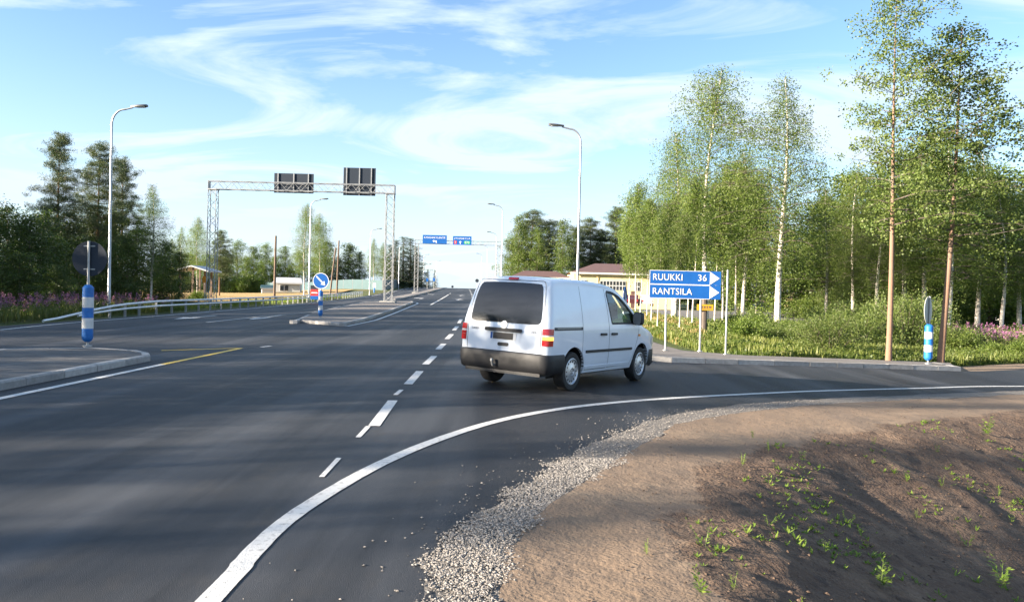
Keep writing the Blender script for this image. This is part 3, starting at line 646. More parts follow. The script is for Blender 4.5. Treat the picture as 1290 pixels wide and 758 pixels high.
# keep-right sign behind the van
q = at(786, 375, 25.5); z0 = G(q.x, 25.5) + .13
ks = empty('keep_right_sign', (q.x, 25.5, z0), R(72), 'blue keep-right disc seen nearly edge on in front of the van', 'road sign')
MB().tube([(0, 0, 0), (0, 0, q.z - z0 + .2)], .03, 10).build('post', M['galv'], ks)
circ = [(.36*math.cos(2*math.pi*i/36), .36*math.sin(2*math.pi*i/36)) for i in range(36)]; zc = q.z - z0
d = MB().prism(circ, .012, lambda u, v, w_: (u, -.035 - w_, zc + v)).build('disc', M['sign_blue'], ks)
MB().prism([(x*.36, y*.36) for x, y in [(-.62, .50), (-.50, .62), (.28, -.16), (.44, .02), (.56, -.56), (-.02, -.44), (.16, -.28)]], .004, lambda u, v, w_: (u, -.049 - w_, zc + v)).build('arrow', M['sign_white'], d)

# ------------------------------------------------------------------ guard rail: two pipes on posts
gr = empty('guard_rail', (0, 0, 0), 0, 'galvanised two-pipe guard rail along the left carriageway, its end dipping to the ground', 'guard rail')
ys_ = [30.5, 31.5, 33, 34.5, 36, 37.5, 39] + list(np.arange(41, 118, 2.0)); hs = [0.02, .08, .22, .36, .47, .54, .58] + [.62]*60
u0 = -17.75
rp_ = lambda y, z, du=0: (upt(u0+du, y)[0], y, G(upt(u0+du, y)[0], y) + z)
MB().tube([rp_(y, h) for y, h in zip(ys_, hs)], .055, 8).build('rail', M['galv_bright'], gr, 50)
MB().tube([rp_(y, h*.62, .04) for y, h in list(zip(ys_, hs))[2:]], .055, 8).build('rail', M['galv_bright'], gr, 50)
pm = MB().b2((-.05, -.035, -.3), (.05, .035, .60)).mesh('post')
for y, h in zip(ys_, hs):
    if h > .4: o = link('post', pm, M['galv_dull'], gr, rp_(y, 0, -.1)); o.scale = (1, 1, h/.62)
# ------------------------------------------------------------------ noise barrier
nb = empty('noise_barrier', (0, 0, 0), 0, 'long teal panel barrier running along the left side up to the bridge', 'barrier')
c1 = at(333, 362, 205); c2 = at(482, 362, 165)
path = [Vector((c1.x, c1.y)), Vector((c2.x, c2.y))] + [Vector(upt(-19.6, y)) for y in (185, 205, 225, 245, 265, 285)]
def gb(x, y): return max(G(x, y), .6 if y < 190 else 0)
for i in range(len(path)-1):
    a, b = path[i], path[i+1]; k = max(1, round((b-a).length/4)); t = (b-a).normalized(); n = Vector((-t.y, t.x))
    for j in range(k):
        p = a.lerp(b, j/k); q = a.lerp(b, (j+1)/k); h = 2.0
        vs = []
        for e in (p, q):
            z = G(e.x, e.y)
            for s_, zz in ((-.05, -.2), (.05, -.2), (.05, h), (-.05, h)): w_ = e + n*s_; vs.append((w_.x, w_.y, z + zz))
        MB().add(vs, [(0,1,2,3), (7,6,5,4), (0,4,5,1), (1,5,6,2), (2,6,7,3), (3,7,4,0)]).build('panel', M['teal'], nb)
        if j % 1 == 0: MB().b2((p.x-.09, p.y-.09, G(p.x, p.y) - .2), (p.x+.09, p.y+.09, G(p.x, p.y) + h + .06)).build('post', M['galv_dull'], nb)
# ------------------------------------------------------------------ timber poles, boards on the left
def pole(px, py, top_px, top_py, r, label, matn='wood'):
    q = P(px, py); t = at(top_px, top_py, q.y); o = MB().tube([(0, 0, -.3), ((t.x-q.x)*.5, 0, (t.z-q.z)*.5), (t.x-q.x, 0, t.z-q.z)], [r, r*.9, r*.75], 8).build('utility_pole', M[matn], None, 40, q); tag(o, label, 'pole'); return o
pole(345.5, 377, 347.5, 297, .14, 'brown wooden utility pole rising from the dry field')
pole(424, 374, 427, 303, .13, 'weathered wooden pole standing upright by the grass verge', 'wood')
pole(415, 375, 423, 312, .12, 'leaning wooden stay pole propped beside the upright pole', 'wood')
q = P(396, 382); bs = empty('roadside_board', q, 0, 'small red and blue board on short legs beside the street lamp', 'sign')
for x in (-.28, .28): MB().b2((x-.03, -.02, -.1), (x+.03, .02, .5)).build('leg', M['galv_dull'], bs)
for z0, z1, mm in ((.35, .68, 'sign_blue'), (.685, 1.25, 'sign_red'), (1.255, 1.62, 'sign_back')): MB().b2((-.36, -.05, z0), (.36, -.02, z1)).build('panel', M[mm], bs)
MB().b2((-.27, -.056, .90), (.27, -.052, 1.0)).build('white_stripe', M['sign_white'], bs)
# yellow name sign on a dark post
q = P(886, 421); ys_sign = empty('yellow_sign', q, 0, 'small yellow sign on a thick dark post behind the direction sign', 'road sign')
tz = at(886, 376, q.y).z - q.z; MB().tube([(0, 0, -.2), (0, 0, tz)], [.16, .14], 10).build('post', M['bark_dark'], ys_sign)
a = at(877, 383, q.y); b = at(897, 391, q.y); s_ = MB().b2((a.x-q.x, -.2, b.z-q.z), (b.x-q.x, -.17, a.z-q.z)).build('sign_board', M['sign_yellow'], ys_sign)
for f0, f1, g0, g1 in ((.12, .88, .18, .26), (.12, .2, .4, .75), (.26, .34, .4, .75), (.40, .52, .42, .72), (.58, .66, .4, .75), (.72, .88, .42, .72)): MB().b2((a.x-q.x+(b.x-a.x)*f0, -.206, b.z-q.z+(a.z-b.z)*g0), (a.x-q.x+(b.x-a.x)*f1, -.202, b.z-q.z+(a.z-b.z)*g1)).build('worn_print', M['roof_brown'], s_)
# small marker posts and far traffic signs
def round_sign(px, py, Y, r, label, matn, group=None, base_px=None):
    c = at(px, py, Y); z = G(c.x, Y); o = empty('round_sign', (c.x, Y, z), 0, label, 'road sign', group); MB().tube([(0, 0, 0), (0, 0, c.z - z)], .03, 8).build('post', M['galv'], o)
    MB().prism([(r*math.cos(i*math.pi/12), r*math.sin(i*math.pi/12)) for i in range(24)], .02, lambda u, v, w_: (u, -.03 - w_, c.z - z + v)).build('disc', M[matn], o)
round_sign(570, 361, 220, .34, 'distant dark round sign back at the crest of the road', 'sign_back')
round_sign(601, 353.5, 150, .34, 'distant dark round sign back just beside the van roof', 'sign_back')
for px_ in (538, 546.5):
    c = at(px_, 365, 185); z = G(c.x, 185); o = empty('blue_sign', (c.x, 185, z), 0, 'distant blue sign on a post at the end of the barrier', 'road sign', 'blue signs by the barrier')
    MB().tube([(0, 0, 0), (0, 0, 2.6)], .04, 8).build('post', M['galv'], o); MB().b2((-.25, -.06, 1.7), (.25, -.04, 2.5)).build('sign_board', M['sign_blue'], o)
c = at(471.5, 366, 140); z = G(c.x, 140); o = empty('blue_sign', (c.x, 140, z), 0, 'small blue and white marker post beside the grass by the barrier', 'road sign'); MB().tube([(0, 0, 0), (0, 0, .9)], .12, 10).build('post', M['bol_blue'], o); MB().b2((-.25, -.03, .9), (.25, 0, 1.7)).build('sign_board', M['sign_white'], o)
c = at(258, 352, 62); z = G(c.x, 62); o = empty('orange_sign', (c.x, 62, z), 0, 'small orange sign on a thin post beside the gantry leg', 'road sign'); MB().tube([(0, 0, -.1), (0, 0, c.z - z + .2)], .025, 8).build('post', M['galv'], o); MB().b2((-.16, -.05, c.z - z - .25), (.16, -.03, c.z - z + .25)).build('sign_board', M['orange'], o)
# ------------------------------------------------------------------ white panel van (x forward from the tail, y to the left, z up)
M['van_paint'] = mat('white_car_paint', (.68, .73, .81), .3, spec=.5, coat=1.0, var=.03, scale=2)
M['van_black'] = mat('black_bumper_plastic', (.011, .0115, .014), .55, var=.2, scale=12, bump=.1, bscale=200)
M['van_gap'] = mat('panel_gap', (.06, .062, .068), .7)
M['tint'] = mat('tinted_rear_glass', (.010, .014, .021), .04, spec=.5)
M['rim'] = mat('silver_wheel_trim', (.56, .57, .60), .32, metal=.75)
M['tyre'] = mat('tyre_rubber', (.018, .018, .019), .75, var=.3, scale=20)
M['chrome'] = mat('chrome', (.30, .31, .33), .35, metal=1)
M['lens_red'] = mat('red_lamp_lens', (.42, .012, .016), .15, coat=.6)
M['lens_amber'] = mat('lit_amber_lens', (.95, .42, .05), .2, emit=(1.0, .42, .04), estr=.9)
M['lens_clear'] = mat('clear_lamp_lens', (.70, .62, .62), .15)
M['seat_cloth'] = mat('dark_seat_cloth', (.03, .032, .036), .9)
M['vest'] = mat('hi_vis_cloth', (.42, .75, .05), .7)
def glass_mat():
    m = bpy.data.materials.new('clear_side_glass'); m.use_nodes = True; nt = m.node_tree; nt.nodes.clear(); o = nt.nodes.new('ShaderNodeOutputMaterial')
    t = nt.nodes.new('ShaderNodeBsdfTransparent'); t.inputs[0].default_value = (.62, .72, .68, 1); g = nt.nodes.new('ShaderNodeBsdfGlossy'); g.inputs['Roughness'].default_value = .03
    f = nt.nodes.new('ShaderNodeFresnel'); f.inputs[0].default_value = 1.5; a = nt.nodes.new('ShaderNodeMath'); a.operation = 'ADD'; a.inputs[1].default_value = .06; nt.links.new(f.outputs[0], a.inputs[0])
    x = nt.nodes.new('ShaderNodeMixShader'); nt.links.new(a.outputs[0], x.inputs[0]); nt.links.new(t.outputs[0], x.inputs[1]); nt.links.new(g.outputs[0], x.inputs[2]); nt.links.new(x.outputs[0], o.inputs[0]); return m
M['glass'] = glass_mat()
vW = pchip([.18, .26, .34, .42, .6, .8, 1.0, 1.1, 1.3, 1.5, 1.65, 1.83, 2.2], [.79, .83, .862, .880, .894, .897, .890, .878, .842, .796, .756, .705, .60])
vPlan = pchip([-1, 3.2, 3.6, 3.9, 4.15, 4.30, 4.38, 4.41], [1, 1, .992, .972, .93, .86, .78, .70])
vRoof = pchip([0, .3, 1.2, 1.9, 2.2, 2.4, 2.6, 2.8, 3.0, 3.2, 3.4, 3.54, 3.7, 3.95, 4.15, 4.28, 4.36, 4.41], [1.80, 1.82, 1.832, 1.822, 1.80, 1.77, 1.71, 1.615, 1.49, 1.345, 1.20, 1.10, 1.045, .985, .915, .84, .75, .64])
vTail = pchip([.1, .45, .6, .95, 1.05, 1.3, 1.55, 1.7, 1.8, 2], [.05, .02, .0, .012, .03, .085, .15, .20, .25, .36])
def inset(e, r): return 0.0 if e >= r else r - math.sqrt(max(0, r*r - (r-e)**2))
def vsec(e, shrink=0.0):
    "section e metres from the tail: list of (x, y, z) from the bottom centre on the right up to the roof centre"
    sh = 1 - float(sst(.1, 1.2, np.array(e))); ro = float(vRoof(np.array(e))) - inset(e, .13) - shrink; pl = float(vPlan(np.array(e))); zb = .24 + shrink + .20*(1 - float(sst(.35, .6, np.array(e))))
    if e > 4.05: zb = .24 + (e - 4.05)*.25 + shrink
    rc = min(.15 - .05*float(sst(2.1, 2.7, np.array(e))), (ro - zb)*.3); zs = ro - rc; pts = []
    W = lambda z: (float(vW(np.array(z)))*pl - inset(e, .10) - shrink)
    for k in range(3): pts.append((W(zb)*(.0 + .3*k), zb))
    pts.append((W(zb)*.94, zb))
    for k in range(15): z = zb + .03 + (zs - zb - .03)*k/14; pts.append((W(z), z))
    w0 = W(zs)
    for k in range(1, 7): a = R(90*k/6); pts.append((w0 - rc*1.1*(1-math.cos(a)) - .0, zs + (rc-.028)*math.sin(a)))
    y1, z1 = pts[-1]
    for k in range(1, 5): f = 1-k/4; pts.append((y1*f, z1 + .028*(1-f*f)))
    return [(e + sh*float(vTail(np.array(z))), -y, z) for y, z in pts]
ES = [0, .005, .015, .03, .05, .075, .10, .14, .22, .34, .5, .7, .9, 1.1, 1.35, 1.6, 1.85, 2.1, 2.3, 2.5, 2.65, 2.8, 2.95, 3.1, 3.25, 3.4, 3.5, 3.6, 3.7, 3.78, 3.86, 3.95, 4.05, 4.15, 4.22, 4.28, 4.33, 4.37, 4.40, 4.41]
def vloft(es, shrink=0):
    mb = MB(); rows = [vsec(e, shrink) for e in es]; n = len(rows[0]); vs = []
    ring = []
    for r in rows: 
        full = r + [(x, -y, z) for x, y, z in reversed(r[1:-1])]; ring.append(len(full)); vs += full
    m = ring[0]; fs = [(i*m+j, i*m+(j+1) % m, (i+1)*m+(j+1) % m, (i+1)*m+j) for i in range(len(rows)-1) for j in range(m)]
    # end caps as ladders so that they follow the curved tail
    for base in (0, (len(rows)-1)*m):
        for j in range(n-1):
            a, b = base + j, base + j + 1; a2 = base + (m - j) % m; b2 = base + (m - j - 1) % m
            if j == 0: fs.append((a, b, b2))
            elif j == n-2: fs.append((a, b, a2))
            else: fs.append((a, b, b2, a2))
    mb.add(vs, fs); return mb
def side_y(x, z): return float(vW(np.array(z)))*float(vPlan(np.array(x)))
def e_of(x, z):
    e = x
    for i in range(6): e = x - (1 - float(sst(.1, 1.2, np.array(max(e, 0)))))*float(vTail(np.array(z)))
    return max(e, 0)
def SIDE(x, z, o=0.0): return (x, -(side_y(e_of(x, z), z) - inset(e_of(x, z), .10) + o), z)
def TAIL(y, z, o=0.0): return (float(vTail(np.array(z))) - o, y, z)
def patch(poly, fn, step=.06, o=.003, th=None):
    poly = densify(poly, step); n = len(poly); xs = [p[0] for p in poly]; zs = [p[1] for p in poly]
    X, Z = np.meshgrid(np.arange(min(xs), max(xs), step), np.arange(min(zs), max(zs), step)); m = inpoly(poly, X.ravel(), Z.ravel())
    r = delaunay_2d_cdt([Vector(p) for p in poly] + [Vector((a, b)) for a, b in zip(X.ravel()[m], Z.ravel()[m])], [], [list(range(n))], 1, 1e-5)
    mb = MB(); mb.add([fn(p.x, p.y, o) for p in r[0]], [tuple(f) for f in r[2]])
    if th is not None:
        b = len(mb.v); mb.v += [fn(p[0], p[1], o) for p in poly] + [fn(p[0], p[1], o - th) for p in poly]; mb.f += [(b+i, b+(i+1) % n, b+n+(i+1) % n, b+n+i) for i in range(n)]
    return mb
def strip(line, fn, w, o=.002):
    L, Rr = offset_pair(densify(line, .05, False), w); mb = MB(); k = len(L); mb.add([fn(q.x, q.y, o) for a, b in zip(L, Rr) for q in (a, b)], [(2*i, 2*i+1, 2*i+3, 2*i+2) for i in range(k-1)]); return mb
def rrect(x0, z0, x1, z1, r, n=5):
    out = []
    for cx_, cz_, a0 in ((x1-r, z1-r, 0), (x0+r, z1-r, 90), (x0+r, z0+r, 180), (x1-r, z0+r, 270)):
        for i in range(n+1): a = R(a0 + 90*i/n); out.append((cx_ + r*math.cos(a), cz_ + r*math.sin(a)))
    return out
def mirror(mb): return MB().add([(x, -y, z) for x, y, z in mb.v], mb.f)
WIN = smooth_line([(2.22, 1.085), (2.17, 1.3), (2.12, 1.60)], 4) + smooth_line([(2.15, 1.64), (2.36, 1.625), (2.58, 1.565), (2.78, 1.47), (2.98, 1.345), (3.16, 1.215), (3.27, 1.125)], 3) + [(3.27, 1.09)]
def make_van():
    root = empty('panel_van', (0, 0, 0), 0, 'white panel van turning right with its amber indicator lit', 'van')
    def tmp(mb, name='cut'): return mb.build(name, M['van_paint'])
    outer = tmp(vloft(ES)); inner = tmp(vloft([.10, .2, .35, .6, 1, 1.5, 2, 2.3, 2.5, 2.65, 2.8, 2.95, 3.1, 3.25, 3.4, 3.5, 3.6, 3.7, 3.8], .05))
    # windscreen band is cut away as well as both front windows
    cuts = [inner]
    for xc in (.845, 3.526):
        for s in (-1, 1): cuts.append(tmp(MB().lathe([(.40, .62), (.40, 1.2)], 40, 'y', (xc, 0, .315)) if s > 0 else MB().lathe([(.40, -1.2), (.40, -.62)], 40, 'y', (xc, 0, .315))))
    cuts.append(tmp(MB().prism(WIN, 2.4, lambda u, v, w: (u, -1.2 + w, v))))
    ws = [(2.86, 1.60), (3.00, 1.80), (3.9, 1.25), (3.70, 1.06)]
    cuts.append(tmp(MB().prism([(2.72, 1.58), (2.78, 1.9), (3.75, 1.3), (3.46, 1.08)], 1.24, lambda u, v, w: (u, -.62 + w, v))))
    for c in cuts:
        md = outer.modifiers.new('cut', 'BOOLEAN'); md.operation = 'DIFFERENCE'; md.object = c; md.solver = 'EXACT'
    dg = bpy.context.evaluated_depsgraph_get(); me = bpy.data.meshes.new_from_object(outer.evaluated_get(dg))
    for o in cuts + [outer]: bpy.data.objects.remove(o)
    shade(me, 32); me.name = 'body'; me.materials.clear(); body = link('body', me, M['van_paint'], root)
    B = lambda mb, name, m, p=root, s=None: mb.build(name, M[m], p, s)
    # glazing
    rg = smooth_line([(-.62, 1.06), (-.685, 1.085), (-.705, 1.16), (-.68, 1.4), (-.64, 1.60), (-.60, 1.675), (-.52, 1.70), (0, 1.71), (.52, 1.70), (.60, 1.675), (.64, 1.60), (.68, 1.4), (.705, 1.16), (.685, 1.085), (.62, 1.06)], 3)
    B(patch(rg, TAIL, .06, .006, .008), 'rear_window', 'tint', root, 40)
    for f in (lambda m_: m_, mirror):
        d = B(f(patch(WIN, SIDE, .06, -.012)), 'side_window', 'glass', root, 60)
        B(f(strip(WIN + [WIN[0]], SIDE, .035, .003)), 'window_seal', 'van_black', d)
    B(patch([(-.6, 0), (.6, 0), (.56, 1), (-.56, 1)], lambda u, v, o: (3.50 - .76*v, u, 1.09 + .53*v - .05*(u*u)), .1, 0), 'windscreen', 'glass', root, 60)
    # tailgate: outline, plate recess, handle bar, latch, badge
    tg = smooth_line([(-.735, .60), (-.735, 1.0), (-.735, 1.3), (-.67, 1.68), (-.60, 1.745)], 4) + [(.60, 1.745)] + smooth_line([(.60, 1.745), (.67, 1.68), (.735, 1.3), (.735, 1.0), (.735, .60)], 4)
    B(strip(tg, TAIL, .010, .0015), 'tailgate_gap', 'van_gap')
    B(patch(rrect(-.34, .765, .34, .95, .03), TAIL, .08, .0025), 'plate_recess', 'van_paint', root)
    B(patch(rrect(-.26, .79, .26, .905, .012), TAIL, .1, .012, .012), 'number_plate', 'sign_white')
    plate = [c for c in root.children if c.name.startswith('number_plate')][-1]
    B(patch(rrect(-.205, .796, .20, .899, .004), TAIL, .1, .0145, .002), 'black_field', 'black', plate); B(patch(rrect(.212, .796, .252, .899, .004), TAIL, .05, .0145, .002), 'blue_band', 'sign_blue', plate)
    B(patch(rrect(-.37, .918, .37, .975, .026), TAIL, .05, .032, .034), 'grip_bar', 'van_black', root, 40)
    B(patch(rrect(-.115, .69, .10, .745, .025), TAIL, .05, .012, .014), 'latch', 'van_black', root, 40)
    em = [(.06*math.cos(i*math.pi/16), 1.03 + .06*math.sin(i*math.pi/16)) for i in range(32)]
    eb = B(patch(em, TAIL, .03, .018, .018), 'emblem', 'chrome'); 
    for k, (seg, z) in enumerate((([(-.022, .042), (0, .004), (.022, .042)], 0), ([(-.04, .02), (-.02, -.036), (0, .0), (.02, -.036), (.04, .02)], 0))):
        B(strip([(u, 1.03 + v) for u, v in seg], TAIL, .009, .0205), 'emblem_stroke', 'van_gap', eb)
    for t, y0, y1 in (('CADDY', .66, .50), ('TDI', -.54, -.64)):
        mt = text_mesh(t, .05, 'lettering', .001); xs = [v.co.x for v in mt.vertices]; mn, mx = min(xs), max(xs)
        for v in mt.vertices:
            yy = y0 + (y1 - y0)*(v.co.x - mn)/(mx - mn); zz = .925 + v.co.y*1.0; v.co = TAIL(yy, zz, .004 + v.co.z)
        link('lettering', mt, M['van_gap'], root)
    B(patch(rrect(-.10, 1.752, .10, 1.79, .012), TAIL, .04, .012, .02), 'brake_light', 'lens_red')
    # tail lights wrap the corners
    for s in (1, -1):
        tl = None
        for z0, z1, mm in ((.745, .835, 'lens_red'), (.837, .885, 'lens_amber' if s > 0 else 'lens_red'), (.887, .915, 'lens_clear'), (.917, 1.01, 'lens_red')):
            mb = MB(); zs = [z0, (z0+z1)/2, z1]; vs = []
            for z in zs:
                x0 = float(vTail(np.array(z))); ins = side_y(0, z)
                row = [(x0 - .014, -(ins - .13)), (x0 - .012, -(ins - .07)), (x0 + .004, -(ins - .028)), (x0 + .03, -(ins - .004)), (x0 + .07, -(ins + .010)), (x0 + .115, -(ins + .010)), (x0 + .118, -(ins - .02)), (x0 + .03, -(ins - .13))]
                vs += [(x, y*s, z) for x, y in row]
            n = 8; fs = [(i*n+j, i*n+(j+1) % n, (i+1)*n+(j+1) % n, (i+1)*n+j) for i in range(2) for j in range(n)] + [tuple(range(n-1, -1, -1)), tuple(range(2*n, 3*n))]
            mb.add(vs, fs); o = B(mb, 'tail_light' if tl is None else 'lens', mm, tl or root, 30); tl = tl or o
    # rear bumper wraps round to the wheel arches
    prof = [(.30, -.03), (.33, .005), (.42, .028), (.50, .035), (.565, .034), (.60, .022), (.615, -.01)]
    path = [(.50, -1, 0), (.30, -1, 0), (.16, -1, 0), (.085, -1, .0), (.035, -.975, 0), (.005, -.93, 0), (-.012, -.84, 0), (-.02, -.5, 0), (-.022, 0, 0)]
    path = path + [(x, -y, 0) for x, y, _ in reversed(path[:-1])]
    mb = MB(); vs = []
    for i, (x, yf, _) in enumerate(path):
        x_prev = path[max(0, i-1)]; x_next = path[min(len(path)-1, i+1)]; t = Vector((x_next[0]-x_prev[0], (x_next[1]-x_prev[1])*.9)).normalized(); nn = Vector((-t.y, t.x))
        if nn.dot(Vector((x - 1, yf))) < 0: nn = -nn
        for z, o_ in prof:
            y = yf*.885; vs.append((x + nn.x*o_, y + nn.y*o_, z + (.0 if x < .3 else 0)))
    n = len(prof); mb.add(vs, [(i*n+j, i*n+j+1, (i+1)*n+j+1, (i+1)*n+j) for i in range(len(path)-1) for j in range(n-1)]); bp = B(mb, 'rear_bumper', 'van_black', root, 40)
    MB().tube([(.05, .12, .40), (-.10, .12, .38), (-.12, .12, .43)], .018, 8).lathe([(.001, .43), (.025, .44), (.03, .46), (.025, .485), (.001, .49)], 10, c=(-.12, .12, 0)).build('tow_ball', M['galv_dull'], bp, 40)
    MB().box((.25, 0, .285), (.5, 1.5, .05)).build('under_tray', M['van_black'], root)
    MB().b2((3.6, -.80, .30), (4.30, .80, .34)).build('under_tray', M['van_black'], root)
    # front bumper corner
    for s in (1, -1):
        vs = []
        for x in (3.93, 4.0, 4.1, 4.2, 4.28, 4.34, 4.40, 4.43):
            y = side_y(min(x, 4.41), .5)
            for z, o_ in ((.25, -.03), (.3, .008), (.45, .014), (.56, .012), (.60, -.004)): vs.append((x + (.02 if x > 4.2 else 0), -s*(y + o_), z))
        MB().add(vs, [(i*5+j, i*5+j+1, (i+1)*5+j+1, (i+1)*5+j) for i in range(7) for j in range(4)]).build('front_bumper', M['van_black'], root, 40)
        f = (lambda m_: m_) if s > 0 else mirror
        # side trim, gaps, handles
        B(f(patch(rrect(1.24, .605, 3.06, .650, .012), SIDE, .08, .016, .018)), 'rubbing_strip', 'van_black', root, 40)
        B(f(patch(rrect(.165, .985, 1.12, 1.035, .01), SIDE, .08, .004, .01)), 'slide_rail', 'van_gap', root, 40); B(f(patch(rrect(.25, 1.012, 1.04, 1.024, .004), SIDE, .08, .008, .004)), 'rail_channel', 'chrome', root)
        B(f(strip([(1.12, .40), (1.12, 1.3), (1.13, 1.70)], SIDE, .008, .0015)), 'sliding_door_gap', 'van_gap'); B(f(strip([(1.27, .32), (2.08, .32)], SIDE, .008, .0015)), 'sliding_door_gap', 'van_gap')
        B(f(strip([(2.11, .33), (2.11, .9), (2.07, 1.4), (2.05, 1.69)], SIDE, .010, .0015)), 'door_gap', 'van_gap'); B(f(strip([(2.11, .33), (3.02, .34), (3.20, .60), (3.30, .80), (3.36, .98), (3.37, 1.07)], SIDE, .008, .0015)), 'door_gap', 'van_gap')
        for x0 in (1.76, 2.18): B(f(patch(rrect(x0, .885, x0 + .215, .925, .018), SIDE, .05, .030, .032)), 'door_handle', 'van_black', root, 40)
        B(f(patch(rrect(4.02, .68, 4.27, .83, .05), SIDE, .05, .008, .012)), 'headlight', 'lens_clear', root, 40)
        B(f(patch(rrect(3.34, .845, 3.42, .885, .015), SIDE, .04, .010, .012)), 'side_repeater', 'orange')
        B(f(patch([(1.27, .335), (3.0, .335), (3.0, .385), (1.27, .385)], SIDE, .1, .008, .010)), 'sill_trim', 'van_paint', root, 40)
        # wheel arch lips and liners
        for xc in (.845, 3.526):
            lp = MB(); vs = []; k = 24
            for i in range(k+1):
                a = R(-8 + 196*i/k); x = xc + .40*math.cos(a); z = .315 + .40*math.sin(a)
                for yy in (.60, .872): vs.append((x, -s*min(yy, side_y(min(x, 4.4), max(z, .25)) - .006), z))
            lp.add(vs, [(2*i, 2*i+1, 2*i+3, 2*i+2) for i in range(k)]); lp.box((xc, -s*.60, .45), (.8, .01, .5)); lp.build('wheel_arch', M['black'], root)
        # mirror
        mr = MB(); vs = []
        for k, (xx, sc) in enumerate(((3.09, .75), (3.12, .98), (3.18, 1.0), (3.24, .9), (3.27, .6))):
            for u, v in rrect(.965 - .095*sc, 1.175 - .12*sc, .965 + .095*sc, 1.175 + .12*sc, .05*sc, 3): vs.append((xx, -s*u, v))
        n = 16; mr.add(vs, [(i*n+j, i*n+(j+1) % n, (i+1)*n+(j+1) % n, (i+1)*n+j) for i in range(4) for j in range(n)] + [tuple(range(n-1, -1, -1)), tuple(range(4*n, 5*n))]); mr.box((3.20, -s*.885, 1.10), (.10, .12, .05)); mo = mr.build('mirror', M['van_black'], root, 40)
        MB().prism(rrect(.885, 1.075, 1.045, 1.275, .04, 3), .003, lambda u, v, w: (3.088 - w, -s*u, v)).build('mirror_glass', M['chrome'], mo)
        # wheels
        for xc in (.845, 3.526):
            yo = s*-1
            ty = MB().lathe([(.205, .66), (.25, .652), (.295, .66), (.312, .68), (.317, .72), (.317, .82), (.312, .85), (.298, .868), (.25, .874), (.212, .862), (.20, .85)], 40, 'y', (0, 0, 0)); ty.v = [(x, y*yo, z) for x, y, z in ty.v]
            wh = MB().add([(x + xc, y, z + .317) for x, y, z in ty.v], ty.f).build('wheel', M['tyre'], root, 40)
            rm = MB().lathe([(.212, .846), (.216, .866), (.206, .870), (.19, .852), (.15, .850), (.10, .866), (.06, .872), (.052, .862), (.03, .862), (.001, .864)], 36, 'y')
            MB().add([(x + xc, y*yo, z + .317) for x, y, z in rm.v], rm.f).build('rim', M['rim'], wh, 30)
            sl = MB()
            for i in range(14):
                a = 2*math.pi*i/14; sl.box((xc + .163*math.cos(a), yo*.8535, .317 + .163*math.sin(a)), (.032, .006, .020), Matrix.Rotation(-a, 3, 'Y'))
            for i in range(5):
                a = 2*math.pi*i/5 + .3; sl.box((xc + .04*math.cos(a), yo*.8645, .317 + .04*math.sin(a)), (.014, .006, .014), Matrix.Rotation(-a, 3, 'Y'))
            sl.build('rim_slot', M['black'], wh)
            MB().lathe([(.19, .64), (.19, .70)], 20, 'y', (xc, 0, .317)).build('brake_drum', M['black'], wh) if s < 0 else MB().lathe([(.19, -.70), (.19, -.64)], 20, 'y', (xc, 0, .317)).build('brake_drum', M['black'], wh)
    # cab: bulkhead, floor, seats, dashboard, steering wheel
    MB().b2((1.90, -.70, .34), (1.93, .70, 1.70)).build('bulkhead', M['galv_dull'], root)
    MB().b2((.15, -.58, .30), (3.6, .58, .34)).build('floor', M['black'], root)
    for y in (-.36, .36):
        st = MB(); st.box((2.65, y, .62), (.5, .48, .16)); st.box((2.37, y, .98), (.13, .46, .62), Matrix.Rotation(R(-10), 3, 'Y')); st.box((2.31, y, 1.36), (.09, .26, .17)); st.box((2.65, y, .46), (.4, .4, .2)); st.build('seat', M['seat_cloth'], root)
    MB().b2((3.12, -.74, .75), (3.55, .74, 1.04)).build('dashboard', M['seat_cloth'], root)
    sw = MB(); Mx = Matrix.Rotation(R(62), 3, 'Y'); pts = [Vector((2.98, .36, 1.02)) + Mx @ Vector((.18*math.cos(i*math.pi/12), .18*math.sin(i*math.pi/12), 0)) for i in range(25)]; sw.tube(pts, .014, 6, False); sw.tube([(2.98, .36, 1.02), (3.2, .36, .92)], .025, 6); sw.build('steering_wheel', M['black'], root)
    return root
van = make_van()
VP = P(713, 491.5); HEAD = R(34)       # right rear tyre on the road
fw = Vector((math.sin(HEAD), math.cos(HEAD), 0)); lf = Vector((-math.cos(HEAD), math.sin(HEAD), 0))
def van_place():
    # stand the four tyres on the sloping road
    org = Vector((VP.x, VP.y, 0)) - fw*.845 + lf*.77
    c = [org + fw*x + lf*y for x in (.845, 3.526) for y in (-.77, .77)]; z = [G(p.x, p.y) for p in c]
    X = Vector((fw.x, fw.y, ((z[2]+z[3])-(z[0]+z[1]))/2/2.681)).normalized(); Y = Vector((lf.x, lf.y, ((z[1]+z[3])-(z[0]+z[2]))/2/1.54)).normalized(); Z = X.cross(Y).normalized(); Y = Z.cross(X)
    ctr = sum(c, Vector())/4; ctr.z = sum(z)/4; o = ctr - X*2.1855
    mw = Matrix.Translation((0, 0, 0)) @ Matrix((( X.x, Y.x, Z.x, o.x), (X.y, Y.y, Z.y, o.y), (X.z, Y.z, Z.z, o.z + .002), (0, 0, 0, 1))) @ Matrix.Diagonal((1, 1, 1.045, 1)); van.matrix_world = mw; return mw
VM = van_place()
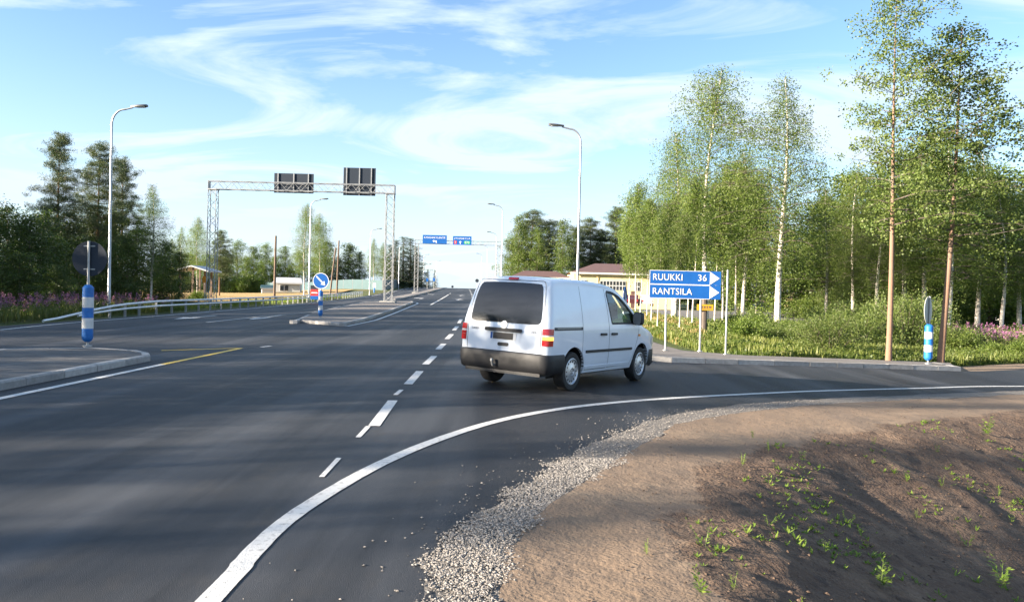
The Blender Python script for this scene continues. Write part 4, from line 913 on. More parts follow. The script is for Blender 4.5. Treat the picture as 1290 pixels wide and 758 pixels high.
# hi-vis vest lying on the dashboard
vm = MB(); rows = []; vr = random.Random(3)
for i in range(8):
    for j in range(7):
        e = max(0, 1 - ((i-3.5)/3.6)**2)*max(0, 1 - ((j-3)/3.1)**2); rows.append(tuple(VM @ Vector((3.13 + .045*i, -.74 + .065*j, 1.045 + .12*e + vr.uniform(0, .025)))))
vm.add(rows, [(i*7+j, i*7+j+1, (i+1)*7+j+1, (i+1)*7+j) for i in range(7) for j in range(6)])
tag(vm.build('safety_vest', M['vest'], None, 60), 'crumpled yellow-green safety vest on the dashboard of the white van', 'vest')
# ------------------------------------------------------------------ buildings
def house(name, x, y, z, rz, W_, D_, h, rh, wall, roof, label, wins=(), eave=.4, hip=0.0, cat='house', doors=()):
    o = empty(name, (x, y, z), rz, label, cat)
    m = MB(); m.b2((-W_/2, 0, -.3), (W_/2, D_, h)); wl_ = m.build('wall', M[wall], o)
    e = eave; rf = MB(); vs = [(-W_/2-e, -e, h), (W_/2+e, -e, h), (W_/2+e, D_+e, h), (-W_/2-e, D_+e, h), (-W_/2-e+hip, D_/2, h+rh), (W_/2+e-hip, D_/2, h+rh)]
    vs2 = [(a, b, c - .16) for a, b, c in vs]
    rf.add([(a, b, c + .004) for a, b, c in vs], [(0, 1, 5, 4), (2, 3, 4, 5), (1, 2, 5), (3, 0, 4), (3, 2, 1, 0)]); rfo = rf.build('roof', M[roof], o)
    MB().b2((-W_/2-e, -e-.04, h-.18), (W_/2+e, -e, h+.05)).build('fascia', M['white_wood'], rfo)
    for (x0, x1, z0, z1, nx_, nz_) in wins:
        wf = MB().b2((x0, -.06, z0), (x1, -.003, z1)).build('window', M['white_wood'], o)
        cw = (x1-x0)/nx_; ch = (z1-z0)/nz_; 
        for i in range(nx_):
            for j in range(nz_): MB().b2((x0 + i*cw + .06, -.075, z0 + j*ch + .06), (x0 + (i+1)*cw - .06, -.062, z0 + (j+1)*ch - .06)).build('pane', M['glass_dark'], wf)
    for (x0, x1, z1, mm) in doors: MB().b2((x0, -.08, 0), (x1, -.003, z1)).build('door', M[mm], o)
    return o
zb = -.42
a = at(722, 368, 108); bx0 = a.x; W_ = 13.5
wx = lambda px: at(px, 360, 108).x - (bx0 + W_/2); wz = lambda py: at(760, py, 108).z - zb
bw = [(wx(755.5), wx(788), wz(365.5), wz(353.5), 8, 2), (wx(732), wx(739), wz(359), wz(353), 2, 1), (wx(800), wx(806), wz(366), wz(354), 2, 2)]
bl = house('yellow_building', bx0 + W_/2, 108, zb, 0, W_, 12, wz(344), 1.5, 'yellow_wall', 'roof_brown', 'long pale yellow building with red-brown hipped roof and grid windows', bw, .5, 4.0, 'building', [(wx(795), wx(799.5), 2.3, 'roof_brown')])
MB().b2((wx(752.5), -.1, 0), (wx(752.5) + .1, -.01, wz(345))).build('downpipe', M['yellow_wall'], bl)
for px_ in (748, 763): MB().b2((wx(px_) - .15, 5.2, wz(344) + .8), (wx(px_) + .15, 5.5, wz(333))).build('chimney', M['white_wood'], bl)
house('annex', bx0 - 4.3, 113, zb, 0, 8.0, 8, wz(350.5), 1.0, 'yellow_wall', 'roof_brown', 'low yellow annex with a red roof joined to the yellow building', [], .4, 2.0, 'building')
# canopy behind the left trees
c = at(240, 366, 75); cz = G(c.x, 75); cn = empty('open_shelter', (c.x, 75, cz), 0, 'open gabled shelter with thin pale roof among the left trees', 'shelter')
zt_ = at(241, 334, 75).z - cz; ze = at(220, 340, 75).z - cz; hw = 1.65
for s in (-1, 1):
    MB().prism([(0, zt_), (s*hw, ze), (s*hw, ze - .12), (0, zt_ - .12)], 3.5, lambda u, v, w: (u, w, v)).build('roof_slab', M['roof_grey'], cn)
for x in (-1.1, .1, .75):
    for y in (.3, 3.2): MB().b2((x - .08, y - .08, -.2), (x + .08, y + .08, zt_ - .12 - abs(x)*(zt_-ze)/hw)).build('post', M['wood'], cn)
c = at(362, 366, 130); house('house', c.x, 130, 0, R(12), 4.0, 6, 1.9, .9, 'white_wood', 'roof_grey', 'low pale house roof showing behind the birch on the left', [(-1.2, .2, .6, 1.5, 2, 1)], .4, .4)
c = at(338, 366, 118); house('shed', c.x, 118, 0, R(20), 1.8, 2.2, 1.0, .5, 'white_wood', 'teal', 'small white and blue shed at the end of the teal barrier', [], .15, 0, 'shed')
c = at(1283, 392, 95); house('white_shed', c.x, 95, G(c.x, 95), R(-10), 3.0, 4, 1.75, .45, 'white_wood', 'roof_grey', 'white shed with flat grey roof beyond the back lane', [(-.6, .2, .8, 1.3, 1, 1)], .4, .3, 'shed')
c = at(964, 384, 110); house('dark_shed', c.x, 110, G(c.x, 110), 0, 2.6, 4, 2.1, .35, 'sign_back', 'sign_back', 'dark blue shed behind the white birch trunk', [], .2, .2, 'shed')
c = at(1006, 372, 115); house('cottage', c.x, 115, G(c.x, 115) + .8, 0, 2.4, 4, 1.2, .6, 'yellow_wall', 'roof_brown', 'small pale cottage front far behind the willow bushes', [(-.6, .1, .3, .9, 1, 1)], .3, .3, 'house')
# ------------------------------------------------------------------ parked cars
def make_car(name, paint, label, loc, rz):
    o = empty(name, loc, rz, label, 'car')
    prof = [(0, .35), (0, .72), (.15, .85), (.5, .92), (1.1, 1.38), (2.5, 1.42), (3.2, .98), (4.0, .88), (4.25, .7), (4.28, .35)]
    MB().prism(prof, 1.5, lambda u, v, w: (u, -.75 + w, v)).build('body', paint, o, 30)
    sh = MB(); sh.b2((.02, -.83, .36), (4.26, .83, .86)); sh.build('side_panel', paint, o)
    gl = [(.72, .96), (1.2, 1.33), (2.42, 1.36), (2.98, .98)]
    for s in (-1, 1):
        g = MB().prism(gl, .01, lambda u, v, w: (u, s*(.753 + w), v)); g.build('side_window', M['glass_dark'], o)
        for xc in (.8, 3.4):
            wv = MB().lathe([(.2, .70), (.3, .70), (.31, .75), (.31, .83), (.29, .86), (.2, .86), (.001, .84)], 20, 'y', (xc, 0, .31)); wv.v = [(x, y*s, z) for x, y, z in wv.v]; wo = wv.build('wheel', M['tyre'], o, 40)
            rv = MB().lathe([(.19, .862), (.1, .87), (.001, .865)], 16, 'y', (xc, 0, .31)); rv.v = [(x, y*s, z) for x, y, z in rv.v]; rv.build('rim', M['rim'], wo)
    MB().b2((-.015, -.70, .62), (.0, -.45, .78)).build('tail_light', M['lens_red'], o); MB().b2((-.015, .45, .62), (.0, .70, .78)).build('tail_light', M['lens_red'], o)
    return o
def carmat(n, c): return mat(n, c, .3, coat=.5, var=.02, scale=2)
c = P(921, 384); make_car('parked_car', carmat('blue_paint', (.03, .14, .42)), 'blue car parked beyond the direction sign', (c.x - 1.0, 88, G(c.x, 88)), R(4))
c = P(800, 384); make_car('parked_car', carmat('dark_red_paint', (.05, .012, .014)), 'dark red car parked before the yellow building', (at(796, 384, 98).x, 98, G(8, 98)), R(80))
make_car('parked_car', carmat('white_paint', (.45, .45, .45)), 'white car parked before the yellow building', (at(815, 384, 98).x, 98, G(8, 98)), R(85))
make_car('parked_car', carmat('pale_paint', (.68, .68, .66)), 'white car under the trees by the white shed', (at(1248, 392, 90).x, 90, G(60, 90)), R(10))
# ------------------------------------------------------------------ foliage meshes
def leaf_mesh(name, Pt, A, B, rnd):
    N = len(Pt); V = np.stack([Pt - A, Pt + B, Pt + A, Pt - B], 1).reshape(-1, 3)
    me = bpy.data.meshes.new(name); me.vertices.add(4*N); me.vertices.foreach_set('co', V.astype(np.float32).ravel())
    me.loops.add(4*N); me.loops.foreach_set('vertex_index', np.arange(4*N, dtype=np.int32)); me.polygons.add(N); me.polygons.foreach_set('loop_start', np.arange(0, 4*N, 4, dtype=np.int32))
    try: me.polygons.foreach_set('loop_total', np.full(N, 4, dtype=np.int32))
    except Exception: pass
    me.update(); at_ = me.attributes.new('rnd', 'FLOAT', 'POINT'); at_.data.foreach_set('value', np.repeat(np.clip(rnd, 0, 1), 4).astype(np.float32)); return me
def unit(v): return v / np.maximum(np.linalg.norm(v, axis=1, keepdims=True), 1e-6)
def leaf_axes(rg, N, ln, wd, droop=0.0, out=None, lay=.0):
    a = rg.normal(size=(N, 3)); a[:, 2] -= droop
    if out is not None: a += out
    a = unit(a); n = rg.normal(size=(N, 3)); n[:, 2] += lay; b = unit(np.cross(a, n)); s = rg.uniform(.65, 1.25, size=(N, 1))
    return a*ln/2*s, b*wd/2*s
def tree_mesh(kind, seed, H):
    rg = np.random.default_rng(seed); rr = random.Random(seed); tr = MB()
    K = dict(birch=dict(r=.011, base=.27, rad=.235, env=lambda f: (.62+.38*min(1, f/.32))*(1 if f < .32 else ((1-f)/.68)**.8) + .03, nb=90, elev=(18, 62), droop=.5, cl=15, lf=27, sig=(.135, .44), size=(.085, .06), leafdroop=.9, bark='bark_birch', leaf='leaf_birch', wob=.022),
             wispy=dict(r=.009, base=.29, rad=.20, env=lambda f: .16+.84*math.sin(min(1, f*.93+.1)*math.pi)**.8, nb=70, elev=(28, 62), droop=.5, cl=15, lf=26, sig=(.13, .5), size=(.085, .06), leafdroop=1.1, bark='bark_birch', leaf='leaf_birch', wob=.026),
             sapling=dict(r=.0065, base=.48, rad=.16, env=lambda f: .45+.55*math.sin(min(1, f*1.05)*math.pi), nb=40, elev=(35, 65), droop=.3, cl=12, lf=26, sig=(.14, .36), size=(.085, .06), leafdroop=.8, bark='bark_birch', leaf='leaf_birch', wob=.02),
             aspen=dict(r=.0082, base=.36, rad=.165, env=lambda f: .55+.45*math.sin(min(1, f*.95+.15)*math.pi) if f < .8 else .8*(1-f)/.2*.6+.18, nb=46, elev=(10, 46), droop=.15, cl=9, lf=34, sig=(.15, .11), size=(.072, .064), leafdroop=.4, bark='bark_aspen', leaf='leaf_aspen', wob=.009),
             broad=dict(r=.016, base=.10, rad=.30, env=lambda f: (.65+.35*min(1, f/.3))*(1-f)**.5+.06, nb=64, elev=(5, 58), droop=.25, cl=7, lf=32, sig=(.32, .28), size=(.13, .10), leafdroop=.2, bark='bark_dark', leaf='leaf_mid', wob=.012),
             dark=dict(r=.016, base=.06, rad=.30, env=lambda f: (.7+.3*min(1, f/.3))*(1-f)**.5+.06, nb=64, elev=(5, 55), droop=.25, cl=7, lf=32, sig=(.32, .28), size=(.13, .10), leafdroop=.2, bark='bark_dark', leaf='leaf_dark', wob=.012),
             pine=dict(r=.013, base=.34, rad=.20, env=lambda f: (.75+.25*math.sin(f*math.pi))*(1-f)**.5+.08, nb=60, elev=(-10, 40), droop=.08, cl=11, lf=120, sig=(.21, .10), size=(.14, .026), leafdroop=-.6, bark='bark_pine', leaf='needle_pine', wob=.005),
             spruce=dict(r=.012, base=.06, rad=.17, env=lambda f: (1-f)**.85+.03, nb=110, elev=(-22, 8), droop=.12, cl=6, lf=46, sig=(.14, .11), size=(.15, .03), leafdroop=.5, bark='bark_dark', leaf='needle_spruce', wob=.003))[kind]
    ph = rr.uniform(0, 6); wob = K['wob']*H
    def tp(f): return Vector((wob*math.sin(f*4.2 + ph)*f, wob*math.cos(f*3.4 + ph*1.3)*f, H*f))
    n = 12; r0 = K['r']*H; tr.tube([tp(-.02)] + [tp(i/n*.985) for i in range(1, n+1)], [r0*1.15] + [max(.012, r0*(1 - i/n*.92)) for i in range(1, n+1)], 9)
    cen = []; sig = []; br = []; nf = len(tr.f)
    for b in range(K['nb']):
        f = K['base'] + (1-K['base'])*((b + rr.random())/K['nb'])**1.12; g = (f-K['base'])/(1-K['base'])
        az = b*2.39996 + rr.uniform(-.5, .5); L = K['rad']*H*K['env'](g)*rr.uniform(.5, 1.25)*(1 + .22*math.sin(az + ph) + .2*math.sin(2*az + 7*g + 2*ph)); e = R(K['elev'][0] + (K['elev'][1]-K['elev'][0])*g + rr.uniform(-10, 10)); p0 = tp(min(f, .98)); d = Vector((math.cos(az)*math.cos(e), math.sin(az)*math.cos(e), math.sin(e))); pts = [p0]
        for k in range(1, 5):
            t = k/4; pts.append(p0 + d*(L*t) + Vector((rr.uniform(-.06, .06)*L, rr.uniform(-.06, .06)*L, -K['droop']*L*t*t)))
        rb = max(.007, r0*(1-f)*.42); tr.tube(pts, [rb, rb*.75, rb*.5, rb*.3, .004], 4, False)
        nc = max(2, round(K['cl']*L/(K['rad']*H*.62)))
        for c in range(nc):
            t = .22 + .81*(c + rr.random())/nc; i = min(3, int(t*4)); q = pts[i].lerp(pts[i+1], min(1.15, t*4 - i)); side = Vector((rr.gauss(0, 1), rr.gauss(0, 1), rr.gauss(0, .5)))*(.13*L + .16); q2 = q + side
            if rr.random() < .5: tr.tube([q, q2], [.008, .004], 3, False)
            cen.append(q2); sig.append((K['sig'][0]*rr.uniform(.6, 1.3), K['sig'][1]*rr.uniform(.6, 1.3))); br.append(rr.random())
    cen = np.array([tuple(c) for c in cen]); sg = np.array(sig); br = np.array(br); k = K['lf']; sc = (H/12.0)**.5
    cnt = rg.poisson(k, len(cen)); idx = np.repeat(np.arange(len(cen)), cnt); N = len(idx)
    off_ = np.clip(rg.normal(size=(N, 3)), -1.8, 1.8) * np.stack([sg[idx, 0], sg[idx, 0], sg[idx, 1]], 1)*sc
    if kind in ('birch', 'wispy', 'sapling'): off_[:, 2] = -np.abs(off_[:, 2])*1.7 + .15
    Pt = cen[idx] + off_
    Pt[:, 2] = np.maximum(Pt[:, 2], H*.03)
    out = None
    if kind in ('pine', 'spruce'): out = unit(off_)*1.2
    A, B = leaf_axes(rg, N, K['size'][0], K['size'][1], K['leafdroop'], out)
    lm = leaf_mesh('crown', Pt, A, B, .55*br[idx] + .45*rg.random(N)); lm.materials.append(M[K['leaf']])
    tm = tr.mesh('trunk', 50); tm.materials.append(M[K['bark']]); tm.materials.append(M['bark_dark'])
    tm.polygons.foreach_set('material_index', (np.arange(len(tm.polygons)) >= nf).astype(np.int32)); return tm, lm, H
TM = {}
for key, kind, seed, H in (('birch1', 'birch', 3, 16), ('birch2', 'birch', 8, 16), ('wispy1', 'wispy', 5, 16), ('wispy2', 'wispy', 12, 14), ('sap1', 'sapling', 2, 9), ('sap2', 'sapling', 7, 9), ('aspen1', 'aspen', 11, 12), ('aspen2', 'aspen', 21, 11), ('broad1', 'broad', 4, 10), ('broad2', 'broad', 14, 9), ('dark1', 'dark', 6, 9), ('dark2', 'dark', 16, 8), ('pine1', 'pine', 9, 13), ('pine2', 'pine', 19, 13), ('spruce1', 'spruce', 10, 12)): TM[key] = tree_mesh(kind, seed, H)
def tree(name, key, x, y, H, label, cat='tree', group=None, rz=0, wide=1.0, lean=(0, 0), sink=.15):
    tm, lm, h0 = TM[key]; o = empty(name, (x, y, G(x, y) - sink), rz, label, cat, group); s = H/h0; o.scale = (s*wide, s*wide, s); o.rotation_euler = (lean[0], lean[1], rz)
    link('trunk', tm, None, o); link('crown', lm, None, o); return o
def tree_px(name, key, px, top_py, Y, label, **k):
    b = at(px, 380, Y); z = G(b.x, Y); H = at(px, top_py, Y).z - z; return tree(name, key, b.x, Y, H + .15, label, **k)
# the two tall sparse trees on the right verge
b = P(1119, 459); t = at(1125, -16, b.y); o = tree('aspen_tree', 'aspen1', b.x, b.y, t.z - b.z + .1, 'tall slender aspen with a straight bare trunk just behind the kerb', rz=1.0); o.rotation_euler[1] = R(.2)
b = P(1184, 461); t = at(1217, 26, b.y); o = tree('aspen_tree', 'aspen2', b.x, b.y, t.z - b.z + .1, 'leaning aspen with reddish trunk beside the right-hand bollard', wide=1.25); o.rotation_euler = (0, math.atan2(t.x - b.x, t.z - b.z), 0)
# big birches
tree_px('birch_tree', 'wispy1', 890, 82, 54, 'tall wispy birch rising right behind the direction sign', wide=1.3, rz=.4)
tree_px('birch_tree', 'birch1', 980, 95, 50, 'tall full birch with white trunk beside the pale log', wide=1.2, rz=2)
tree_px('birch_tree', 'birch2', 850, 165, 60, 'rounder birch next to the tall wispy birch', wide=1.3, rz=1)
tree_px('birch_tree', 'wispy2', 936, 190, 66, 'smaller birch filling the gap between the two tall birches', rz=3, wide=1.35)
tree_px('birch_tree', 'sap1', 801, 234, 78, 'slim birch standing before the yellow building', rz=4, wide=1.1)
# young birches in the strip by the car park
rs = random.Random(5)
for i, (px_, py_, tp_) in enumerate(((806, 412, 265), (820, 411, 250), (838, 414, 255), (856, 420, 270), (872, 412, 225), (900, 409, 240), (910, 405, 210), (926, 404, 215), (934, 396, 230), (828, 420, 275), (846, 404, 248), (866, 404, 240), (952, 398, 235), (815, 402, 255), (792, 409, 262))):
    q = P(px_, py_); H = at(px_, tp_, q.y).z - q.z; tree('young_birch', ('sap1', 'sap2')[i % 2], q.x, q.y, H, 'thin white-stemmed young birch in the strip before the car park', 'tree', 'young birches before the car park', rz=i*1.7, wide=.95)
# wood on the right
for i, (px_, tp_, Y, key, wd) in enumerate(((1040, 235, 66, 'birch2', .95), (1075, 205, 62, 'wispy1', 1.0), (1105, 225, 58, 'birch1', 1.0), (1140, 190, 64, 'birch2', 1.0), (1165, 150, 60, 'wispy2', 1.1), (1195, 175, 56, 'birch1', 1.0), (1232, 190, 60, 'birch2', 1.0), (1262, 225, 58, 'wispy1', 1.2), (1285, 235, 62, 'birch1', 1.2), (1320, 215, 60, 'birch2', 1.2), (1058, 265, 80, 'broad1', 1.0), (1020, 262, 84, 'broad2', 1.0), (1120, 240, 82, 'broad1', 1.1), (1180, 230, 80, 'broad2', 1.1), (1245, 245, 84, 'broad1', 1.1), (1300, 250, 84, 'broad2', 1.1), (985, 285, 90, 'broad1', 1.0), (1065, 225, 76, 'broad2', 1.1), (1105, 215, 78, 'broad1', 1.1), (1150, 205, 76, 'broad2', 1.1), (1205, 205, 78, 'broad1', 1.1), (1250, 215, 76, 'broad2', 1.1), (1290, 225, 78, 'broad1', 1.1), (930, 235, 80, 'broad2', .9))):
    tree_px('birch_tree' if key[:2] in ('bi', 'wi') else 'broadleaf_tree', key, px_, tp_, Y, 'leafy birch in the wood behind the willow bushes' if key[:2] in ('bi', 'wi') else 'dense leafy tree at the back of the right-hand wood', group='birches of the right-hand wood' if key[:2] in ('bi', 'wi') else 'leafy trees at the back of the wood', rz=i*1.3, wide=wd*1.3)
for i, (px_, tp_, Y) in enumerate(((1035, 250, 100), (1090, 255, 105), (1155, 250, 105), (1215, 250, 100), (1275, 262, 105), (960, 300, 118), (920, 290, 122), (880, 300, 125))): tree_px('pine_tree', ('pine1', 'pine2')[i % 2], px_, tp_, Y, 'dark pine standing far back behind the right-hand birches', group='pines behind the right-hand birches', rz=i)
# group behind the van
for i, (px_, tp_, Y, key, wd) in enumerate(((652, 275, 132, 'broad2', .8), (668, 265, 135, 'pine2', 1.5), (690, 278, 138, 'pine1', 1.5), (643, 300, 138, 'broad1', 1.0), (676, 290, 130, 'broad1', .85), (742, 275, 140, 'pine2', 1.3), (757, 290, 142, 'pine1', 1.25), (774, 262, 140, 'pine1', 1.25), (788, 280, 145, 'pine2', 1.3), (725, 285, 146, 'pine1', 1.3))): tree_px('pine_tree' if key[0] == 'p' else 'broadleaf_tree', key, px_, tp_, Y, 'bushy pine in the clump behind the van and yellow building' if key[0] == 'p' else 'leafy tree among the pines behind the van', group='pines behind the van' if key[0] == 'p' else 'leafy trees among the pines behind the van', rz=i*.9, wide=wd)
tree_px('birch_tree', 'broad2', 707, 280, 126, 'fresh green tree in front of the pines behind the van', wide=.75)
tree_px('broadleaf_tree', 'broad2', 613, 352, 190, 'small round tree beside the road near the crest', wide=1.6)
# left side
tree_px('pine_tree', 'pine1', 72, 170, 54, 'tall pine with an open crown behind the round sign back', rz=.6, wide=.86)
tree_px('pine_tree', 'pine2', 122, 180, 57, 'pine beside the near left street lamp', rz=1.8, wide=.95)
tree_px('pine_tree', 'pine1', 152, 200, 62, 'shorter pine just right of the near left street lamp', rz=3.1, wide=.85)
tree_px('birch_tree', 'birch2', 190, 232, 55, 'loose dark birch beside the left pines', rz=2.4, wide=1.0)
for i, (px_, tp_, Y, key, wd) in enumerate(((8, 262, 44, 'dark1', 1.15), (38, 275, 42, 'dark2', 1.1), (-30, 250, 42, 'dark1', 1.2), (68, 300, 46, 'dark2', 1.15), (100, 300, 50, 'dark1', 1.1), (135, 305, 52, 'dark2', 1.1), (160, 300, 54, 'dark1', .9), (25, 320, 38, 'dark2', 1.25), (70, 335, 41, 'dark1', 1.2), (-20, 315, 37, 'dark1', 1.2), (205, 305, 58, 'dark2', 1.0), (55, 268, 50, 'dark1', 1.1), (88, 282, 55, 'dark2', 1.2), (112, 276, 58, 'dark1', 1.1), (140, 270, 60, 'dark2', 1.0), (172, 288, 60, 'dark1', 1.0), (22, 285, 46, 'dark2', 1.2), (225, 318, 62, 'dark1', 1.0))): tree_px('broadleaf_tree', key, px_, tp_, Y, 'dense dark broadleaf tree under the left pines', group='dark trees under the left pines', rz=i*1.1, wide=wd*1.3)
for i, (px_, tp_, Y, key, wd) in enumerate(((228, 285, 84, 'birch1', .8), (248, 272, 88, 'wispy2', .9), (276, 290, 92, 'pine2', 1.0), (215, 300, 82, 'birch2', 1.0))): tree_px('birch_tree' if key[0] != 'p' else 'pine_tree', key, px_, tp_, Y, 'birch behind the open shelter' if key[0] != 'p' else 'pine close behind the left gantry leg', group='birches behind the shelter' if key[0] != 'p' else None, rz=i, wide=wd)
for i, (px_, tp_, Y, key, wd) in enumerate(((298, 305, 150, 'broad1', 1.2), (318, 312, 150, 'broad2', 1.2), (334, 308, 155, 'broad1', 1.1), (358, 312, 152, 'broad2', 1.2), (376, 318, 150, 'broad1', 1.1), (410, 305, 155, 'dark1', 1.2), (438, 308, 158, 'dark2', 1.3), (452, 318, 160, 'dark1', 1.2), (345, 325, 148, 'broad2', 1.2), (310, 325, 146, 'broad1', 1.1), (284, 315, 140, 'dark1', 1.2), (425, 325, 156, 'dark1', 1.3), (395, 325, 150, 'broad2', 1.2), (330, 330, 146, 'broad1', 1.3), (365, 335, 146, 'broad2', 1.3))): tree_px('broadleaf_tree', key, px_, tp_, Y + 65, 'bushy tree in the row beyond the dry field', group='bushy trees beyond the dry field', rz=i*.8, wide=wd)
tree_px('birch_tree', 'wispy1', 383, 255, 108, 'tall pale birch beside the lamp on the far side of the field', rz=1.1, wide=.9)
tree_px('birch_tree', 'wispy2', 402, 268, 112, 'second pale birch close to the tall one beyond the field', rz=2.1, wide=.85)
for i, (px_, tp_, Y) in enumerate(((470, 300, 190), (482, 305, 195))): tree_px('birch_tree', 'birch1', px_, tp_, Y, 'birch behind the teal barrier', group='birches behind the teal barrier', rz=i, wide=1.0)
for i, (px_, tp_, Y, wd) in enumerate(((497, 302, 200, 1.2), (507, 298, 204, 1.2), (516, 300, 206, 1.25), (523, 310, 210, 1.1), (530, 336, 255, 1.0), (538, 339, 258, 1.0), (547, 340, 262, .8), (490, 308, 202, 1.2))): tree_px('spruce_tree', 'spruce1', px_, tp_, Y, 'dark spruce in the row behind the barrier near the crest', group='spruces behind the barrier', rz=i*1.2, wide=wd*1.7)
# the same belt of trees goes on beside the road to the left of the view: its shade crosses the foreground
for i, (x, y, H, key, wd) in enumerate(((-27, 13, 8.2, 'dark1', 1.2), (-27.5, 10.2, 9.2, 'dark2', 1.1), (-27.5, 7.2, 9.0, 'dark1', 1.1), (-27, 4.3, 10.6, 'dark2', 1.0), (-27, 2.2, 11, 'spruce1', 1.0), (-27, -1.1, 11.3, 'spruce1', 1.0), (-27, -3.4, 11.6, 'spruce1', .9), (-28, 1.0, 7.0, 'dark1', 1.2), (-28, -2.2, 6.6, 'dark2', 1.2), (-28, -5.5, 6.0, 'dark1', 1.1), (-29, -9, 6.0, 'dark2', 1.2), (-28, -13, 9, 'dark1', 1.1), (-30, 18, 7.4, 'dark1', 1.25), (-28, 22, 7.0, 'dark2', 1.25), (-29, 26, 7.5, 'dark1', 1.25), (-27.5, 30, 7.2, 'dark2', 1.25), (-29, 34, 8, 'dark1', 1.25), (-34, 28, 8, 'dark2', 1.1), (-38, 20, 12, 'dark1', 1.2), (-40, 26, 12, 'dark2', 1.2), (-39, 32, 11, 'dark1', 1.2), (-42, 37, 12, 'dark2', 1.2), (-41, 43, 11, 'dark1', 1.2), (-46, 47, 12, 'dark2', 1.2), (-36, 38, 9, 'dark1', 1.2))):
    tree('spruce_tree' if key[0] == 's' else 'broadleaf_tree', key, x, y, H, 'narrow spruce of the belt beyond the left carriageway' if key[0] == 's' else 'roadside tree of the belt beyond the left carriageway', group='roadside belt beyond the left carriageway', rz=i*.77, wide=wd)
for i, (px_, tp_, Y, key, wd) in enumerate(((222, 325, 118, 'broad1', 1.6), (240, 320, 120, 'dark1', 1.6), (262, 322, 122, 'broad2', 1.6), (282, 325, 124, 'dark2', 1.5), (200, 322, 116, 'dark1', 1.6))): tree_px('broadleaf_tree', key, px_, tp_, Y, 'low bushy tree far behind the open shelter', group='low trees behind the shelter', rz=i, wide=wd)
for i, (px_, tp_, Y, key, wd) in enumerate(((830, 310, 122, 'broad1', 1.5), (870, 310, 124, 'broad2', 1.5), (915, 305, 126, 'broad1', 1.5), (955, 310, 122, 'broad2', 1.5), (1000, 300, 125, 'broad1', 1.6), (1045, 300, 120, 'dark1', 1.6), (1090, 295, 124, 'broad2', 1.6), (1135, 295, 120, 'dark2', 1.6), (1180, 300, 124, 'broad1', 1.6), (1225, 300, 120, 'dark1', 1.6), (1270, 300, 124, 'broad2', 1.6), (1310, 300, 120, 'broad1', 1.6))): tree_px('broadleaf_tree', key, px_, tp_, Y, 'bushy tree of the far tree line behind the right-hand wood', group='far tree line behind the right-hand wood', rz=i, wide=wd)

# ------------------------------------------------------------------ shrubs
def shrub_mesh(seed, W_, H, n, leafm, size=(.09, .035)):
    rg = np.random.default_rng(seed); st = MB(); cen = []
    for i in range(26):
        az = rg.uniform(0, 6.28); r_ = rg.uniform(.15, 1)*W_/2; h = H*rg.uniform(.55, 1)*(1 - .35*(r_/(W_/2))**2); tip = Vector((math.cos(az)*r_, math.sin(az)*r_, h)); mid = tip*.5 + Vector((0, 0, .1*H)); st.tube([(math.cos(az)*.1, math.sin(az)*.1, -.1), mid, tip], [.02, .014, .005], 4, False)
        for t in np.linspace(.3, 1.0, 7): q = mid.lerp(tip, (t-.3)/.7) if t > .5 else Vector((0, 0, 0)).lerp(mid, t*2); cen.append(tuple(q))
    for i in range(60): az = rg.uniform(0, 6.28); r_ = math.sqrt(rg.uniform(0, 1))*W_/2; cen.append((math.cos(az)*r_, math.sin(az)*r_, rg.uniform(.1, .6)*H*(1 - .4*(r_/(W_/2))**2)))
    cen = np.array(cen); idx = rg.integers(0, len(cen), n); Pt = cen[idx] + rg.normal(size=(n, 3))*np.array([.16, .16, .14])*max(1, H/1.6); Pt[:, 2] = np.maximum(Pt[:, 2], .03)
    A, B = leaf_axes(rg, n, size[0], size[1], -.5, unit(np.stack([Pt[:, 0], Pt[:, 1], Pt[:, 2]*.5 + .3], 1))*.7); cr = rg.random(len(cen)); me = leaf_mesh('foliage', Pt, A, B, .5*cr[idx] + .5*rg.random(n)); me.materials.append(M[leafm]); tm = st.mesh('stems'); tm.materials.append(M['bark_dark']); return tm, me
SH = [shrub_mesh(1, 3.4, 2.2, 9000, 'leaf_willow'), shrub_mesh(2, 3.0, 1.8, 8000, 'leaf_willow'), shrub_mesh(3, 2.6, 1.4, 7000, 'leaf_mid', (.10, .07))]
def shrub(px_, py_, k, s, label, group=None, sz=1.0, Y=None):
    q = P(px_, py_) if Y is None else Vector((at(px_, py_, Y).x, Y, 0)); o = empty('willow_bush' if k < 2 else 'leafy_bush', (q.x, q.y, G(q.x, q.y) - .07), px_*.37, label, 'bush', group); o.scale = (s, s, s*sz); link('stems', SH[k][0], None, o); link('foliage', SH[k][1], None, o)
for i, (px_, py_, k, s, sz) in enumerate(((1045, 447, 0, .95, 1.0), (1085, 440, 1, 1.1, 1.15), (1140, 440, 0, 1.15, 1.3), (1060, 432, 0, 1.15, 1.05), (1165, 432, 0, 1.1, 1.25), (1015, 436, 1, .85, 1.0), (1105, 428, 1, 1.2, 1.3))): shrub(px_, py_, k, s, 'pale green willow bush in the thicket behind the aspens', 'willow thicket behind the aspens', sz*.78)
for i, (px_, py_, k, s) in enumerate(((938, 432, 2, .75), (956, 428, 2, .85), (928, 424, 2, .8), (990, 428, 2, .75), (972, 432, 1, .6), (945, 418, 1, .8))): shrub(px_, py_, k, s, 'low leafy bush between the bare post and the white birch', 'low bushes by the white birch')
for i, (px_, py_, k, s) in enumerate(((1212, 445, 2, .7), (1252, 450, 2, .45), (1285, 452, 2, .5), (1196, 444, 1, .7))): shrub(px_, py_, k, s, 'low bush among the pink flowers by the back lane', 'low bushes by the back lane')
